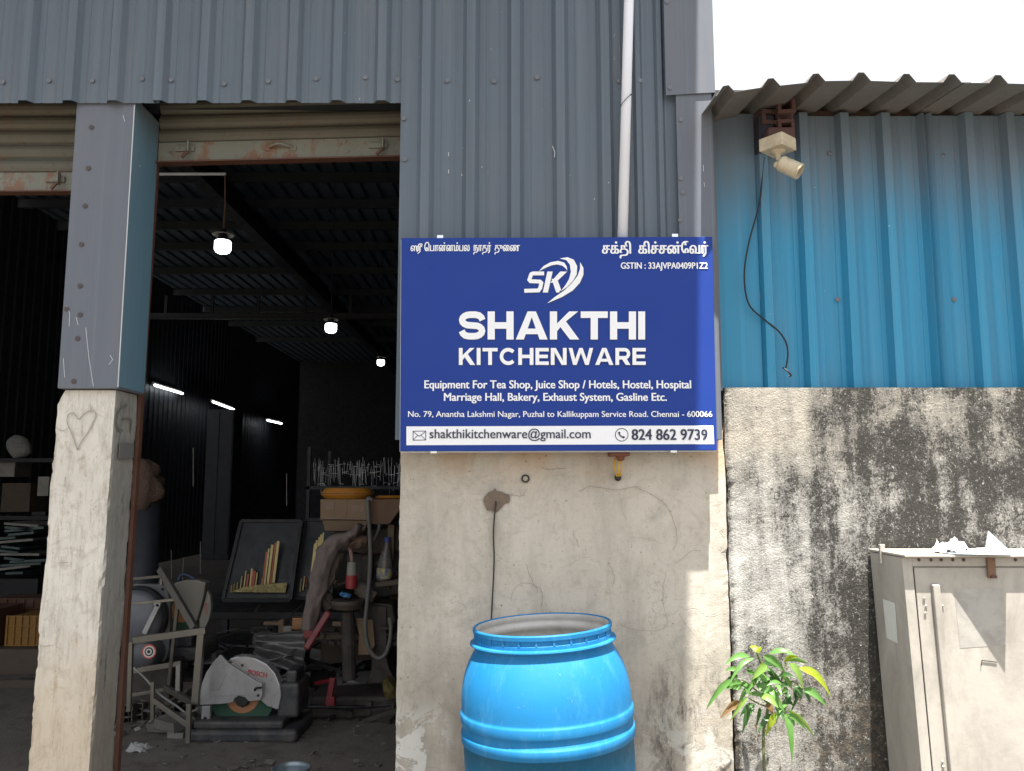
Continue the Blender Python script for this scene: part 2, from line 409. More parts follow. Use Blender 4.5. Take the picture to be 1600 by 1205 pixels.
# ================================================================ WORKSHOP BUILDING (cladding, roof, walls inside)
bld = thing('workshop_building', 'tall workshop shed clad in grey ribbed metal sheets with open doorways below', 'building', (-2, 3.3, 0))
PIT = .184; R0 = -.537
def ribs_in(a, b): return [R0 + PIT * k for k in range(-60, 30) if a < R0 + PIT * k < b]
ZB = 2.955
seams = [-6.9, -5.06, -4.14, -3.22, -2.30, -1.478, -.464]
for a, b2 in zip(seams, seams[1:]):
    profile_sheet(ribs_in(a - .001, b2 + .02), a, b2 + .02, ZB + random.uniform(-.004, .004), 5.2, 3.22 + random.uniform(-.001, .001), nz=6, wav=.003).build('cladding_sheet', GREYSHEET, bld, thick=.0012)
profile_sheet(ribs_in(-.40, .42), -.458, .45, 1.56, 5.2, 3.212, nz=10, wav=.003).build('cladding_sheet', GREYSHEET, bld, thick=.0012)
profile_sheet([.52, .61], .44, .70, 1.56, 5.2, 3.222, rh=.016, bw=.04, tw=.018, minor=False, nz=8, wav=.003).build('cladding_sheet', GREYSHEET, bld, thick=.0012)
# corner flashing: an L-shaped lower piece and a wider upper piece lapped over it
zl = W(1113, 150, 3.19).z
def lshape(x0, x1, y0, yb, z0, z1, slant=0):
    mb = MB(); mb.grid(lambda u, v: (x0 + (x1 - x0) * u, y0 + .002 * noise.noise(Vector((u * 2, v * 9, 3))), z0 + slant * u + (z1 - z0 - slant * u) * v), 4, 14)
    mb.grid(lambda u, v: (x1, y0 + (yb - y0) * u, z0 + slant + (z1 - z0 - slant) * v), 1, 14); return mb
lshape(.672, .818, 3.192, 3.262, 1.56, zl + .05).build('corner_flashing', GREYPLAIN, bld, thick=.0015)
lshape(.630, .832, 3.184, 3.50, zl, 5.2, .012).build('corner_flashing', GREYPLAIN, bld, thick=.0015)
MB().box(.812, .846, 3.264, 3.30, 1.76, zl - .03).build('corner_post', GREYPLAIN, bld, bevel=.002)
# lap screws
def screws(parent, pts, Y, m=SCREW, r=.0058):
    me = None
    for (px, py) in pts:
        c = W(px, py, Y)
        if me is None:
            o = MB().sphere((0, 0, 0), r, 8, (1, .6, 1)).lathe([(.001, .0), (r * 1.7, .0), (r * 1.7, .002), (.001, .003)], 10, Matrix.Rotation(radians(90), 4, 'X')).build('screw', m, None, smooth=False, origin=(0, 0, 0)); me = o.data
        else: o = bpy.data.objects.new('screw', me); COL.objects.link(o)
        o.parent = parent; o.location = c - wloc(parent)
screws(bld, [(4, 128), (76, 126), (144, 126), (222, 123), (244, 114), (267, 125), (350, 131), (419, 127), (494, 123), (571, 121), (596, 113), (621, 124)], 3.213)
screws(bld, [(699, 126), (772, 127), (839, 121), (968, 127), (1000, 126), (631, 185), (632, 249)], 3.206)
screws(bld, [(1047, 137), (1042, 3)], 3.182); screws(bld, [(1064, 187), (1064, 279), (1067, 301), (1063, 344)], 3.19)
sc1 = MB()
for poly, Y in (([(701, 238), (701, 244)], 3.183), ([(701, 265), (701, 271)], 3.183), ([(863, 228), (867, 238), (866, 246)], 3.183), ([(801, 282), (804, 286)], 3.21), ([(1099, 258), (1099, 268)], 3.189), ([(1100, 285), (1101, 292)], 3.189),
                ([(134, 512), (139, 560), (146, 604)], 3.2285), ([(104, 478), (109, 490), (108, 510)], 3.2285), ([(119, 496), (122, 508)], 3.2285), ([(172, 555), (176, 562), (170, 570)], 3.2285), ([(99, 560), (101, 590)], 3.2285), ([(192, 180), (195, 190)], 3.2285)):
    ribbon_ = [W(a, b, Y) for a, b in poly]
    for a, b2 in zip(ribbon_, ribbon_[1:]):
        d = b2 - a; n = Vector((-d.z, 0, d.x)).normalized() * .0011; k = len(sc1.v); sc1.v += [a - n, b2 - n, b2 + n, a + n]; sc1.f.append((k, k + 1, k + 2, k + 3))
o = sc1.build('scratch', mat('bare_scratch', (.5, .52, .54), .5, bump=0), bld); o['kind'] = 'stuff'
# cladding round the pillar head
pc = MB().box(-1.806, -1.566, 3.23, 3.462, W(100, 607, 3.23).z, ZB + .03); pc.build('pillar_cladding', GREYPLAIN, bld, bevel=.004)
MB().box(-1.5655, -1.563, 3.2335, 3.46, W(100, 604, 3.23).z, ZB + .02).build('pillar_cladding_side', BLUEPLAIN, bld)
MB().bar((-1.5645, 3.2295, 1.77), (-1.5645, 3.2295, ZB - .005), .004).build('bare_edge', mat('bare_zinc_edge', (.5, .52, .53), .5, .3, .1), bld)
screws(bld, [(143, 199), (138, 263), (133, 322), (127, 382), (125, 447), (121, 529), (104, 483), (125, 492), (115, 596)], 3.228, rusty('rusty_screw', (.07, .055, .05), (.07, .04, .03)))
# walls, roof, purlins, rafters inside
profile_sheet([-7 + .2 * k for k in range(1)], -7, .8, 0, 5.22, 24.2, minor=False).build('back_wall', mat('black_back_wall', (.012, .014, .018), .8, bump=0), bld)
mbw = MB()
for k in range(105):
    y = 3.5 + .2 * k
    mbw.grid(lambda u, v: (-6.35 + [0, 0, .014, .014][round(u * 3)], y + [0, .13, .15, .18][round(u * 3)], 5.22 * v), 3, 1)
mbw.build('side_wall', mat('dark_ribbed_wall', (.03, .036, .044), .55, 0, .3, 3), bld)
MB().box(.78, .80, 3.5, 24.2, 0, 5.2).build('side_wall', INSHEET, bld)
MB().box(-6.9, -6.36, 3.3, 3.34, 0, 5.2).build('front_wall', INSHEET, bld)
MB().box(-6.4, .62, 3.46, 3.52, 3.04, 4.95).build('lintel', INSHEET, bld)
rf = MB()
for k in range(36):
    x = -6.4 + .2 * k
    rf.grid(lambda u, v: (x + [0, .13, .145, .185, .2][round(u * 4)], 3.3 + 21 * v, 5.06 + [0, 0, .035, .035, 0][round(u * 4)]), 4, 1)
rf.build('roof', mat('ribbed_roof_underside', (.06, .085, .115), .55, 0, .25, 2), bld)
MB().box(-6.5, .9, 3.1, 24.4, 5.20, 5.24).build('roof_deck', ROOFSHEET, bld)
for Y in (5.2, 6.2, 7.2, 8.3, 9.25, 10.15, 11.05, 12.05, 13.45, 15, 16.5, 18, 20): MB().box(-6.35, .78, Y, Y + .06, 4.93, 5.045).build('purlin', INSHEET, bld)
for X in (-3.5, -.25): MB().box(X, X + .16, 3.6, 24, 4.68, 4.925).build('rafter', DARK, bld)
for Y in (13.9,): 
    MB().box(-6.3, .7, Y, Y + .08, 4.25, 4.35).build('truss_beam', DARK, bld)
    for k in range(9): MB().bar((-6 + .8 * k, Y + .04, 4.35), (-6 + .8 * k, Y + .04, 4.67), .05).build('truss_strut', DARK, bld)
# deep eave over the yard
MB().box(-9, .835, 1.60, 3.19, 5.26, 5.30).build('eave', ROOFSHEET, bld)

# ================================================================ WALL UNDER THE SIGN, PILLARS
def stack(name, x0, x1, y0, y1, z0, z1, m, parent=None, amp=.004, chip=.01, step=.02, zs=70, seed=0, cut=None):
    per = []
    nx = max(2, int((x1 - x0) / step)); ny = max(2, int((y1 - y0) / step))
    for i in range(nx): per.append((x0 + (x1 - x0) * i / nx, y0))
    for i in range(ny): per.append((x1, y0 + (y1 - y0) * i / ny))
    for i in range(nx): per.append((x1 - (x1 - x0) * i / nx, y1))
    for i in range(ny): per.append((x0, y1 - (y1 - y0) * i / ny))
    mb = MB(); n = len(per); cx, cy = (x0 + x1) / 2, (y0 + y1) / 2
    for k in range(zs + 1):
        z = z0 + (z1 - z0) * k / zs
        for (x, y) in per:
            q = Vector((x * 9 + seed, y * 9, z * 7)); d = amp * noise.noise(q) + amp * .5 * noise.noise(q * 3.7)
            cr = min(abs(x - x0), abs(x - x1)) + min(abs(y - y0), abs(y - y1))
            if cr < .004: d -= chip * max(0, noise.noise(Vector((x * 3 + seed, y, z * 9))) + noise.noise(Vector((x * 3 + seed, y, z * 41))) * .6) + .003
            nx_ = (-1 if x == x0 else 1 if x == x1 else 0); ny_ = (-1 if y == y0 else 1 if y == y1 else 0)
            X, Yy, Z = x + nx_ * d, y + ny_ * d, z
            if cut: X, Yy, Z = cut(X, Yy, Z)
            mb.v.append(Vector((X, Yy, Z)))
    for k in range(zs):
        for j in range(n): mb.f.append((k * n + j, k * n + (j + 1) % n, (k + 1) * n + (j + 1) % n, (k + 1) * n + j))
    mb.f.append(tuple(range(n))[::-1]); mb.f.append(tuple(zs * n + j for j in range(n)))
    return mb.build(name, m, parent)
pw = thing('plaster_wall', 'cream cement plastered wall with fine cracks below the blue signboard', 'wall', (.2, 3.36, 0))
stack('wall_face', -.445, .843, 3.25, 3.46, 0, 1.60, PLASTER, pw, .003, .006, .03, 80)
MB().box(-.44, .80, 3.27, 3.5, 1.603, 3.2).build('upper_wall', INSHEET, pw)
# grey-brown mortar blob where the wire enters
pts = [(755, 783), (757, 776), (764, 769), (770, 767), (773, 763), (776, 767), (786, 769), (791, 772), (796, 773), (797, 780), (795, 786), (789, 787), (784, 793), (776, 801), (769, 799), (766, 797), (761, 798), (758, 791)]
MB().prism([(W(a, b, 3.245).x, W(a, b, 3.245).z) for a, b in pts], 3.243, 3.26).build('mortar_patch', mat('brown_mortar', (.20, .15, .115), .95, 0, .35, 40, bump=.9, bs=120, bd=.01), pw, bevel=.002)
# cracks as narrow grooves
def ribbon(mb, pts, w, Y):
    for a, b2 in zip(pts, pts[1:]):
        d = Vector((b2[0] - a[0], 0, b2[2] - a[2])); n = Vector((-d.z, 0, d.x)).normalized() * w / 2
        k = len(mb.v); mb.v += [a - n, b2 - n, b2 + n, a + n]; mb.f.append((k, k + 1, k + 2, k + 3))
ck = MB()
for poly in ([(905, 768), (925, 760), (960, 766), (990, 761), (1008, 768), (1030, 780), (1048, 800), (1058, 840), (1052, 860)], [(968, 770), (972, 795), (978, 812)], [(985, 840), (1010, 842), (1035, 850)],
             [(1055, 880), (1080, 862), (1095, 860)], [(740, 772), (755, 770)], [(797, 772), (815, 775), (822, 765)], [(798, 940), (805, 918), (825, 911), (845, 922), (847, 945)], [(822, 880), (828, 900), (840, 925)],
             [(950, 880), (960, 900), (958, 917)], [(1040, 895), (1035, 940), (1042, 980), (1000, 985), (968, 975)], [(845, 730), (855, 733), (885, 732)], [(1060, 960), (1090, 1000), (1125, 1045)], [(895, 830), (905, 855)]):
    P = []
    q = quad([(a, b, 0) for a, b in poly])
    for a, b, _ in q:
        p = W(a + random.uniform(-1.1, 1.1), b + random.uniform(-1.1, 1.1), 3.2455); P.append(p)
    ribbon(ck, P, random.uniform(.0007, .0013), 3.2455)
o = ck.build('crack', mat('crack_dark', (.24, .2, .16), .95, 0, .2), pw); o['kind'] = 'stuff'
# open conduit end
c = W(821, 748, 3.246)
t = thing('conduit_end', 'small round open conduit end set in the plaster beside the brown patch', 'conduit', c)
rx = Matrix.Translation(c) @ Matrix.Rotation(radians(90), 4, 'X')
MB().lathe([(.010, -.01), (.010, .006), (.0165, .006), (.0165, -.01)], 20, rx).build('ring', BLACK, t, smooth=False)
MB().lathe([(.001, .001), (.0098, .001)], 16, rx).build('plug', mat('chalky_plug', (.5, .45, .36), .9), t)
# broken holder with yellow wires under the sign
c = W(967, 712, 3.2)
t = thing('broken_lamp_holder', 'broken brown lamp holder with bare yellow wires hanging just under the signboard', 'lamp holder', c)
BR = rusty('red_brown_holder', (.16, .05, .03))
MB().box(c.x - .038, c.x + .04, 3.17, 3.25, c.z - .002, c.z + .012).build('plate', BR, t, bevel=.003)
MB().tube([(c.x + .006, 3.21, c.z), (c.x + .01, 3.205, c.z - .018)], [.02, .013], 12).build('socket', BR, t)
for i, dx in enumerate((-.014, -.004, .006)):
    MB().tube(quad([(c.x + dx, 3.215, c.z - .01), (c.x + dx * 1.4 + .002, 3.20, c.z - .05), (c.x + .002 + dx * .3, 3.235, c.z - .085)]), .0032, 6).build('yellow_wire', mm('yellow_insulation', (.62, .36, .03), .4, bump=0), t, smooth=True)
MB().sphere((c.x, 3.238, c.z - .085), .014, 10).build('wall_hole', BLACK, t)
# black wire to the drum
tag(MB().tube(quad([W(775, 783, 3.236), W(771, 830, 3.24), (W(772, 880, 3.241)), W(768, 960, 3.241), W(765, 1020, 3.235), W(768, 1100, 3.23)]), .0032, 6).build('wall_wire', BLACK, smooth=True), 'thin black wire running down the plaster from the brown patch to the drum', 'wire')

# pillar
def pcut(X, Y, Z):
    zt = 1.77
    if X < -1.77 and Z > 1.68: X = max(X, -1.83 + (Z - 1.68) * .5)
    return X + (1.77 - Z) * -.012, Y, Z
pl = thing('concrete_pillar', 'whitewashed concrete pillar with a pencilled heart between the two doorways', 'pillar', (-1.7, 3.36, 0))
stack('shaft', -1.822, -1.585, 3.26, 3.458, 0, W(100, 609, 3.24).z, PILLAR, pl, .003, .010, .016, 120, 5, pcut)
def marks(parent, name, polys, Yf, w, m, xyz=None):
    mb = MB()
    for poly in polys:
        P = []
        for q in quad([(a, b, 0) for a, b in poly]):
            P.append(W(q[0], q[1], Yf) if xyz is None else xyz(q[0], q[1]))
        if xyz is None: ribbon(mb, P, w, Yf)
        else:
            for a, b2 in zip(P, P[1:]):
                d = b2 - a; n = Vector((0, -d.z, d.y)).normalized() * w / 2
                k = len(mb.v); mb.v += [a - n, b2 - n, b2 + n, a + n]; mb.f.append((k, k + 1, k + 2, k + 3))
    return mb.build(name, m, parent)
PENCIL = mat('pencil_grey', (.33, .31, .28), .9, 0, .3, 60)
marks(pl, 'heart_drawing', [[(121, 703), (113, 680), (105, 660), (107, 648), (115, 646), (123, 655), (130, 648), (140, 642), (149, 645), (148, 655), (138, 675), (127, 690), (121, 703)]], 3.2545, .0045, PENCIL)
marks(pl, 'crack', [[(87, 668), (97, 673), (108, 668)], [(141, 633), (142, 640)], [(102, 745), (101, 760)], [(96, 870), (95, 885)], [(90, 880), (107, 879)], [(62, 1009), (72, 1010), (80, 1008)]], 3.2545, .0016, mat('hairline_dark', (.24, .2, .16), .9))
def sidef(px, py):  # point on the pillar's inner face
    X = -1.5795; Y = 3.3
    for _ in range(8): p = W(px, py, Y); Y *= X / p.x
    return W(px, py, Y)
marks(pl, 'painted_sign', [[(199, 633), (188, 640), (183, 655), (184, 668), (192, 674)], [(191, 655), (205, 656), (204, 675)]], 3, .008, mat('grey_mark', (.15, .15, .145), .9), sidef)
a = [sidef(186, 692), sidef(208, 693), sidef(207, 716), sidef(184, 717)]
MB().add([v + Vector((.003, 0, 0)) for v in a], [(0, 1, 2, 3)]).build('cement_smear', mat('fresh_cement', (.15, .15, .145), .8, 0, .2, 30), pl, thick=.002)
# left neighbour pillar just outside, keeps the opening
stack('concrete_pillar', -3.35, -3.1, 3.26, 3.46, 0, 3.0, PILLAR, None, zs=30, step=.05)
tag(bpy.data.objects['concrete_pillar.001'] if 'concrete_pillar.001' in bpy.data.objects else bpy.data.objects['concrete_pillar'], 'plain concrete pillar at the far left side of the left doorway', 'pillar')

# ================================================================ ROLLER SHUTTERS
def shutter(x0, x1, Y, zs, railz, tilt, label, brackets):
    t = thing('roller_shutter', label, 'shutter', (x0, Y, railz), 'half raised khaki roller shutters')
    cx = x0
    def zt(x, z): return z + (x - cx) * tilt
    for z0 in zs:
        p = .0665
        prof = [(0, .003), (0, .0), (.006, -.007), (.018, -.014), (.034, -.017), (.048, -.014), (.058, -.006), (.0615, .002), (.066, .002)]
        MB().grid(lambda u, v: (x0 + (x1 - x0) * u, Y + prof[round(v * 8)][1], zt(x0 + (x1 - x0) * u, z0 + prof[round(v * 8)][0])), 1, 8).build('slat', SHUTTER, t, thick=.0015, smooth=False)
    hh = zs[0] - railz - .003
    MB().add([(x0, Y - .012, zt(x0, railz)), (x1, Y - .012, zt(x1, railz)), (x1, Y - .012, zt(x1, railz + hh)), (x0, Y - .012, zt(x0, railz + hh)),
              (x0, Y + .012, zt(x0, railz)), (x1, Y + .012, zt(x1, railz)), (x1, Y + .012, zt(x1, railz + hh)), (x0, Y + .012, zt(x0, railz + hh))],
             [(0, 1, 2, 3), (4, 7, 6, 5), (0, 4, 5, 1), (1, 5, 6, 2), (2, 6, 7, 3), (3, 7, 4, 0)]).build('bottom_rail', SHUTRAIL, t, bevel=.002)
    MB().box(0, 1, 0, 1, 0, 1, Matrix.Translation((x0, Y - .034, railz - .004)) @ Matrix.Rotation(-math.atan(tilt), 4, 'Y') @ Matrix.Diagonal((x1 - x0, .05, .006, 1))).build('rail_lip', RUSTY, t)
    for kind, px, py in brackets:
        c = W(px, py, Y - .015)
        if kind == 'lock':
            MB().box(c.x - .045, c.x + .04, Y - .024, Y - .0125, c.z - .012, c.z + .012).build('lock_plate', SHUTRAIL, t, bevel=.002)
            MB().box(c.x + .018, c.x + .026, Y - .05, Y - .024, c.z - .03, c.z + .026).build('lock_ear', SHUTRAIL, t, bevel=.002)
            MB().bar((c.x + .024, Y - .045, c.z - .02), (c.x - .004, Y - .045, c.z - .052), .013, .01).build('latch', RUSTY, t, bevel=.002)
        else:
            pts = quad([(c.x - .055, Y - .015, c.z), (c.x - .035, Y - .03, c.z + .004), (c.x, Y - .045, c.z + .008), (c.x + .035, Y - .03, c.z + .004), (c.x + .055, Y - .015, c.z)])
            MB().tube(pts, .0065, 8).build('handle', SHUTRAIL, t, smooth=True)
            MB().box(c.x - .07, c.x - .045, Y - .018, Y - .0125, c.z - .014, c.z + .01).build('handle_plate', SHUTRAIL, t); MB().box(c.x + .045, c.x + .07, Y - .018, Y - .0125, c.z - .014, c.z + .01).build('handle_plate', SHUTRAIL, t)
    return t
YS = 3.475
zr = W(243, 257, YS).z; z1 = W(243, 224, YS).z
shutter(-1.562, -.40, YS, [z1 + .0665 * k for k in range(6)], zr, .026, 'raised khaki roller shutter over the open right doorway beside the pillar', [('lock', 290, 233), ('handle', 438, 231), ('lock', 592, 228)])
zr2 = W(50, 303, YS).z; z2 = W(50, 271, YS).z
shutter(-3.1, -1.812, YS, [z2 + .0665 * k for k in range(8)], zr2, .003, 'lower hanging khaki roller shutter in the left doorway, cut by the photo edge', [('lock', 88, 281)])
o = MB().bar((-1.600, 3.478, 0), (-1.5715, 3.478, 2.95), .016, .03).build('shutter_guide_rail', RUSTY)
tag(o, 'rusty steel shutter guide rail fixed along the back edge of the pillar', 'guide rail')

# ================================================================ DRAINPIPE
t = thing('drainpipe', 'white plastic drainpipe running down the grey cladding behind the sign', 'pipe', W(972, 380, 3.165))
a, b_ = W(983, -12, 3.165), W(972.5, 380, 3.165); top = a + (a - b_) * 1.2
MB().tube([b_, top], .0205, 20).build('pipe', WHITEPVC, t, smooth=True)
p0 = W(971, 162, 3.142); p1 = W(987, 147, 3.142)
MB().tube([p0 + Vector((-.002, .02, -.004)), p0 + Vector((.002, .0, 0)), (p0 + p1) / 2 + Vector((0, -.004, 0)), p1 + Vector((-.002, 0, 0)), p1 + Vector((.003, .02, .003))], .0016, 6).build('tie_wire', BLACK, t)

# ================================================================ SIGN
YF = 3.125
sg = thing('shop_sign', 'large blue shop signboard with white lettering fixed across cladding and plaster', 'sign', W(872, 705, YF))
MBL = mat('printed_blue', (.013, .043, .25), .5, 0, .03, 1.5, bump=0, spec=.2)
WHT = mat('printed_white', (.82, .83, .86), .4, 0, .02, bump=0)
NAVY = mat('printed_navy', (.022, .026, .06), .4, 0, .02, bump=0)
SHD = mat('printed_shadow_navy', (.028, .035, .11), .4, 0, .02, bump=0)
tl, tr_, br, bl = W(627, 372, YF), W(1113, 370, YF), W(1120.5, 703.5, YF), W(625, 705, YF)
k = MB(); q = [bl, br, tr_, tl]; k.v = [v.copy() for v in q] + [v + Vector((0, .028, 0)) for v in q]
k.f = [(0, 1, 2, 3), (7, 6, 5, 4), (0, 4, 5, 1), (1, 5, 6, 2), (2, 6, 7, 3), (3, 7, 4, 0)]
k.build('panel', MBL, sg, bevel=.0015)
FR = mat('aluminium_edge', (.55, .56, .58), .4, .6, .1)
fr = MB()
for a, b2 in zip(q, q[1:] + q[:1]): fr.bar(a + Vector((0, .034, 0)), b2 + Vector((0, .034, 0)), .010, .012)
fr.build('edge_trim', FR, sg)
for (px, py) in ((688, 371), (1054, 369), (678, 706), (1052, 705)):
    c = W(px, py, YF + .02); MB().box(c.x - .012, c.x + .012, YF + .01, 3.2, c.z - .006, c.z + .006).build('clip', BRIGHT, sg)
def flat(poly, Y=YF - .0012, layer=0):
    """px polygon to world (x,z)"""
    return [(W(a, b, Y).x, W(a, b, Y).z) for a, b in poly]
def print_poly(name, polys, m, Y, parent=sg):
    mb = MB()
    for i, p in enumerate(polys):
        P = flat(p, Y - .0001 * i); k0 = len(mb.v); mb.v += [Vector((x, Y - .0001 * i, z)) for x, z in P]
        for tt in geometry.tessellate_polygon([[Vector((x, z, 0)) for x, z in P]]): mb.f.append(tuple(k0 + j for j in tt))
    return mb.build(name, m, parent)
def glyphs(s, shear=0, res=5):
    c = bpy.data.curves.new('txt', 'FONT'); c.body = s; c.size = 1; c.shear = shear; c.resolution_u = res; c.fill_mode = 'FRONT'
    o = bpy.data.objects.new('txt', c); COL.objects.link(o); dg = bpy.context.evaluated_depsgraph_get()
    me = bpy.data.meshes.new_from_object(o.evaluated_get(dg)); vs = [v.co.copy() for v in me.vertices]; fs = [tuple(p.vertices) for p in me.polygons]
    bpy.data.objects.remove(o); bpy.data.curves.remove(c); bpy.data.meshes.remove(me)
    return vs, fs
CAP = max(v.y for v in glyphs('H')[0])
def text(s, x0, x1, ybase, ycap, m, Y=YF - .0008, bold=0.0, parent=sg, name='lettering', shadow=False, ref=None, grow=0, vb=None):
    vs, fs = glyphs(s); lo = min(v.x for v in vs); hi = max(v.x for v in vs)
    cap = ref or CAP; P0, P1 = W(x0, ybase, Y), W(x1, ybase, Y); hgt = W(x0, ycap, Y).z - P0.z
    sz = hgt / cap; vb = bold * .45 if vb is None else vb
    sx = (P1.x - P0.x - 2 * bold * sz) / (hi - lo)
    mb = MB(); offs = [(0, 0)]
    if bold: offs = [(-1, 0), (1, 0), (0, 0), (-.5, 1), (.5, 1), (-.5, -1), (.5, -1), (1, .6), (-1, .6), (1, -.6), (-1, -.6)]
    for i, (ox, oy) in enumerate(offs):
        k0 = len(mb.v)
        for v in vs: mb.v.append(Vector((P0.x + bold * sz + (v.x - lo) * sx + ox * bold * sz, Y - .00012 * i, P0.z + v.y * sz + oy * vb * sz)))
        mb.f += [tuple(k0 + j for j in f) for f in fs]
    if shadow:
        o = mb.build('lettering_shadow', SHD, parent); o.scale = (1, 1, 1); o.location = Vector((.003, .0022, -.003)); 
        for v in o.data.vertices: pass
    return mb.build(name, m, parent)
YT = YF - .0008
# big headline letters are drawn as solid shapes
def stroke(pts, w):
    """mitred outline of an open polyline (list of (x,y))"""
    L, R = [], []
    n = len(pts)
    for i in range(n):
        p = Vector(pts[i]); a = (p - Vector(pts[i - 1])).normalized() if i else None; b = (Vector(pts[i + 1]) - p).normalized() if i < n - 1 else None
        if a is None: nn = Vector((-b.y, b.x)); s_ = w / 2
        elif b is None: nn = Vector((-a.y, a.x)); s_ = w / 2
        else:
            na, nb = Vector((-a.y, a.x)), Vector((-b.y, b.x)); nn = (na + nb).normalized(); s_ = w / 2 / max(.5, nn.dot(na))
        L.append(p + nn * s_); R.append(p - nn * s_)
    return [tuple(v) for v in L + R[::-1]]
def arc(cx, cy, rx, ry, a0, a1, n=10): return [(cx + rx * cos(radians(a0 + (a1 - a0) * i / n)), cy + ry * sin(radians(a0 + (a1 - a0) * i / n))) for i in range(n + 1)]
def letter(ch, w, h, t):
    """heavy extended capitals in a w x h box, y up; vertical stems t, bars t*.86"""
    b = t * .86; P = []
    R = lambda x0, y0, x1, y1: [(x0, y0), (x1, y0), (x1, y1), (x0, y1)]
    if ch == 'I': P = [R(0, 0, w, h)]
    elif ch == 'H': P = [R(0, 0, t, h), R(w - t, 0, w, h), R(t, (h - b) / 2, w - t, (h + b) / 2)]
    elif ch == 'T': P = [R(0, h - b, w, h), R((w - t) / 2, 0, (w + t) / 2, h - b)]
    elif ch == 'E': P = [R(0, 0, t, h), R(t, 0, w, b), R(t, h - b, w, h), R(t, (h - b) / 2, w * .93, (h + b) / 2)]
    elif ch == 'A':
        P = [[(0, 0), (t * 1.12, 0), (w / 2, h * .80), (w / 2 + .0, h), (w / 2 - t * .58, h)], [(w, 0), (w - t * 1.12, 0), (w / 2, h * .80), (w / 2, h), (w / 2 + t * .58, h)],
             [(w * .22, h * .19), (w * .78, h * .19), (w * .68, h * .19 + b * .85), (w * .32, h * .19 + b * .85)]]
    elif ch == 'K': P = [R(0, 0, t, h), [(t * .9, h * .26), (w * .46, h * .56), (w - t * .05, h), (w - t * 1.3, h), (t * .9, h * .54)], [(w * .34, h * .48), (w * .55, h * .66), (w + t * .1, 0), (w - t * 1.2, 0)]]
    elif ch == 'N': P = [R(0, 0, t, h), R(w - t, 0, w, h), [(t * .35, h), (t * 1.35, h), (w - t * .35, 0), (w - t * 1.35, 0)]]
    elif ch == 'W':
        q = w / 4; P = [[(0, h), (t, h), (q + t * .5, 0), (q - t * .45, 0)], [(q - t * .45, 0), (q + t * .5, 0), (2 * q + t * .45, h), (2 * q - t * .45, h)],
                        [(2 * q - t * .45, h), (2 * q + t * .45, h), (3 * q + t * .45, 0), (3 * q - t * .5, 0)], [(3 * q - t * .5, 0), (3 * q + t * .45, 0), (w, h), (w - t, h)]]
    elif ch == 'C': P = [stroke(arc(w * .52, h / 2, w * .52 - t / 2, h / 2 - b / 2, 42, 318, 22), t * .93)]
    elif ch == 'R': P = [R(0, 0, t, h), stroke([(t * .9, h - b / 2), (w * .62, h - b / 2)] + arc(w * .62, h * .66, w * .36 - t * .42, h * .34 - b / 2, 80, -80, 8) + [(t * .9, h * .32 + b / 2)], b), [(w * .42, h * .36), (w * .72, h * .40), (w, 0), (w - t * 1.25, 0)]]
    elif ch == 'S':
        r = h / 4 + b * -.25 + b * 0; ry = (h - b) / 4
        top = arc(w * .42, h - b / 2 - ry, w * .42 - t * .45, ry, 90, 270, 8); bot = arc(w * .58, b / 2 + ry, w * .42 - t * .45, ry, 90, -90, 8)
        P = [stroke([(w - t * .40, h * .69), (w - t * .55, h * .78), (w * .76, h - b * .62), (w * .62, h - b / 2)] + top[0:-1] + [(w * .5, h / 2)] + bot[1:] + [(w * .38, b / 2), (w * .24, b * .62), (t * .55, h * .22), (t * .40, h * .31)], b)]
    return P
def headline(s, x0, x1, ybase, ycap, widths, gap, t, m):
    h = 1.0; tot = sum(widths[c] for c in s) + gap * (len(s) - 1)
    for dx, dy, Yl, mt_, nm in ((0, 0, YT - .001, m, 'lettering'), (.6, 1.0, YT - .0002, SHD, 'lettering_shadow'), (-.9, .8, YT - .0001, SHD, 'lettering_shadow')):
        polys = []; x = 0
        for c in s:
            for p in letter(c, widths[c], h, t): polys.append([(x0 + (x + a) * (x1 - x0) / tot + dx, ybase - b * (ybase - ycap) + dy) for a, b in p])
            x += widths[c] + gap
        print_poly(nm, polys, mt_, Yl)
headline('SHAKTHI', 717, 1008, 530.6, 486.7, dict(S=1.0, H=.98, A=1.2, K=1.08, T=1.02, I=.26), .085, .27, WHT)
headline('KITCHENWARE', 717, 1009, 570.3, 543.8, dict(K=1.0, I=.24, T=.95, C=1.05, H=.96, E=.84, N=1.0, W=1.55, A=1.15, R=.95), .13, .235, WHT)
text('Equipment For Tea Shop, Juice Shop / Hotels, Hostel, Hospital', 663, 1080, 606.8, 594.6, WHT, bold=.022)
text('Marriage Hall, Bakery, Exhaust System, Gasline Etc.', 693.5, 1042, 626.3, 614.3, WHT, bold=.022)
text('No. 79, Anantha Lakshmi Nagar, Puzhal to Kallikuppam Service Road. Chennai - 600066', 637.6, 1113, 651.5, 642.6, WHT, bold=.010)
text('GSTIN : 33AJVPA0409P1Z2', 970, 1106, 420, 410.4, WHT, bold=.02)
TREF = .52
text('சக்தி  கிச்சன்ேவர்', 940.5, 1107, 396.3, 384.3, WHT, bold=.028, ref=TREF, vb=.008)
text('ெபான்னம்பல  நாதர்  துைண', 663, 812.5, 392.5, 383.8, WHT, bold=.018, ref=TREF, vb=.004)
text('ஸ', 641.5, 655, 392.5, 384.5, WHT, bold=.015, ref=TREF); text('ரீ', 651, 660, 393.5, 384.0, WHT, Y=YT - .0015, bold=.01, ref=.62)
print_poly('contact_strip', [[(635, 666.5), (1114.5, 665), (1116, 694), (635, 695.8)]], WHT, YT)
Y2 = YT - .0012
text('shakthikitchenware@gmail.com', 671, 923, 684.8, 670.8, NAVY, Y=Y2, bold=.010)
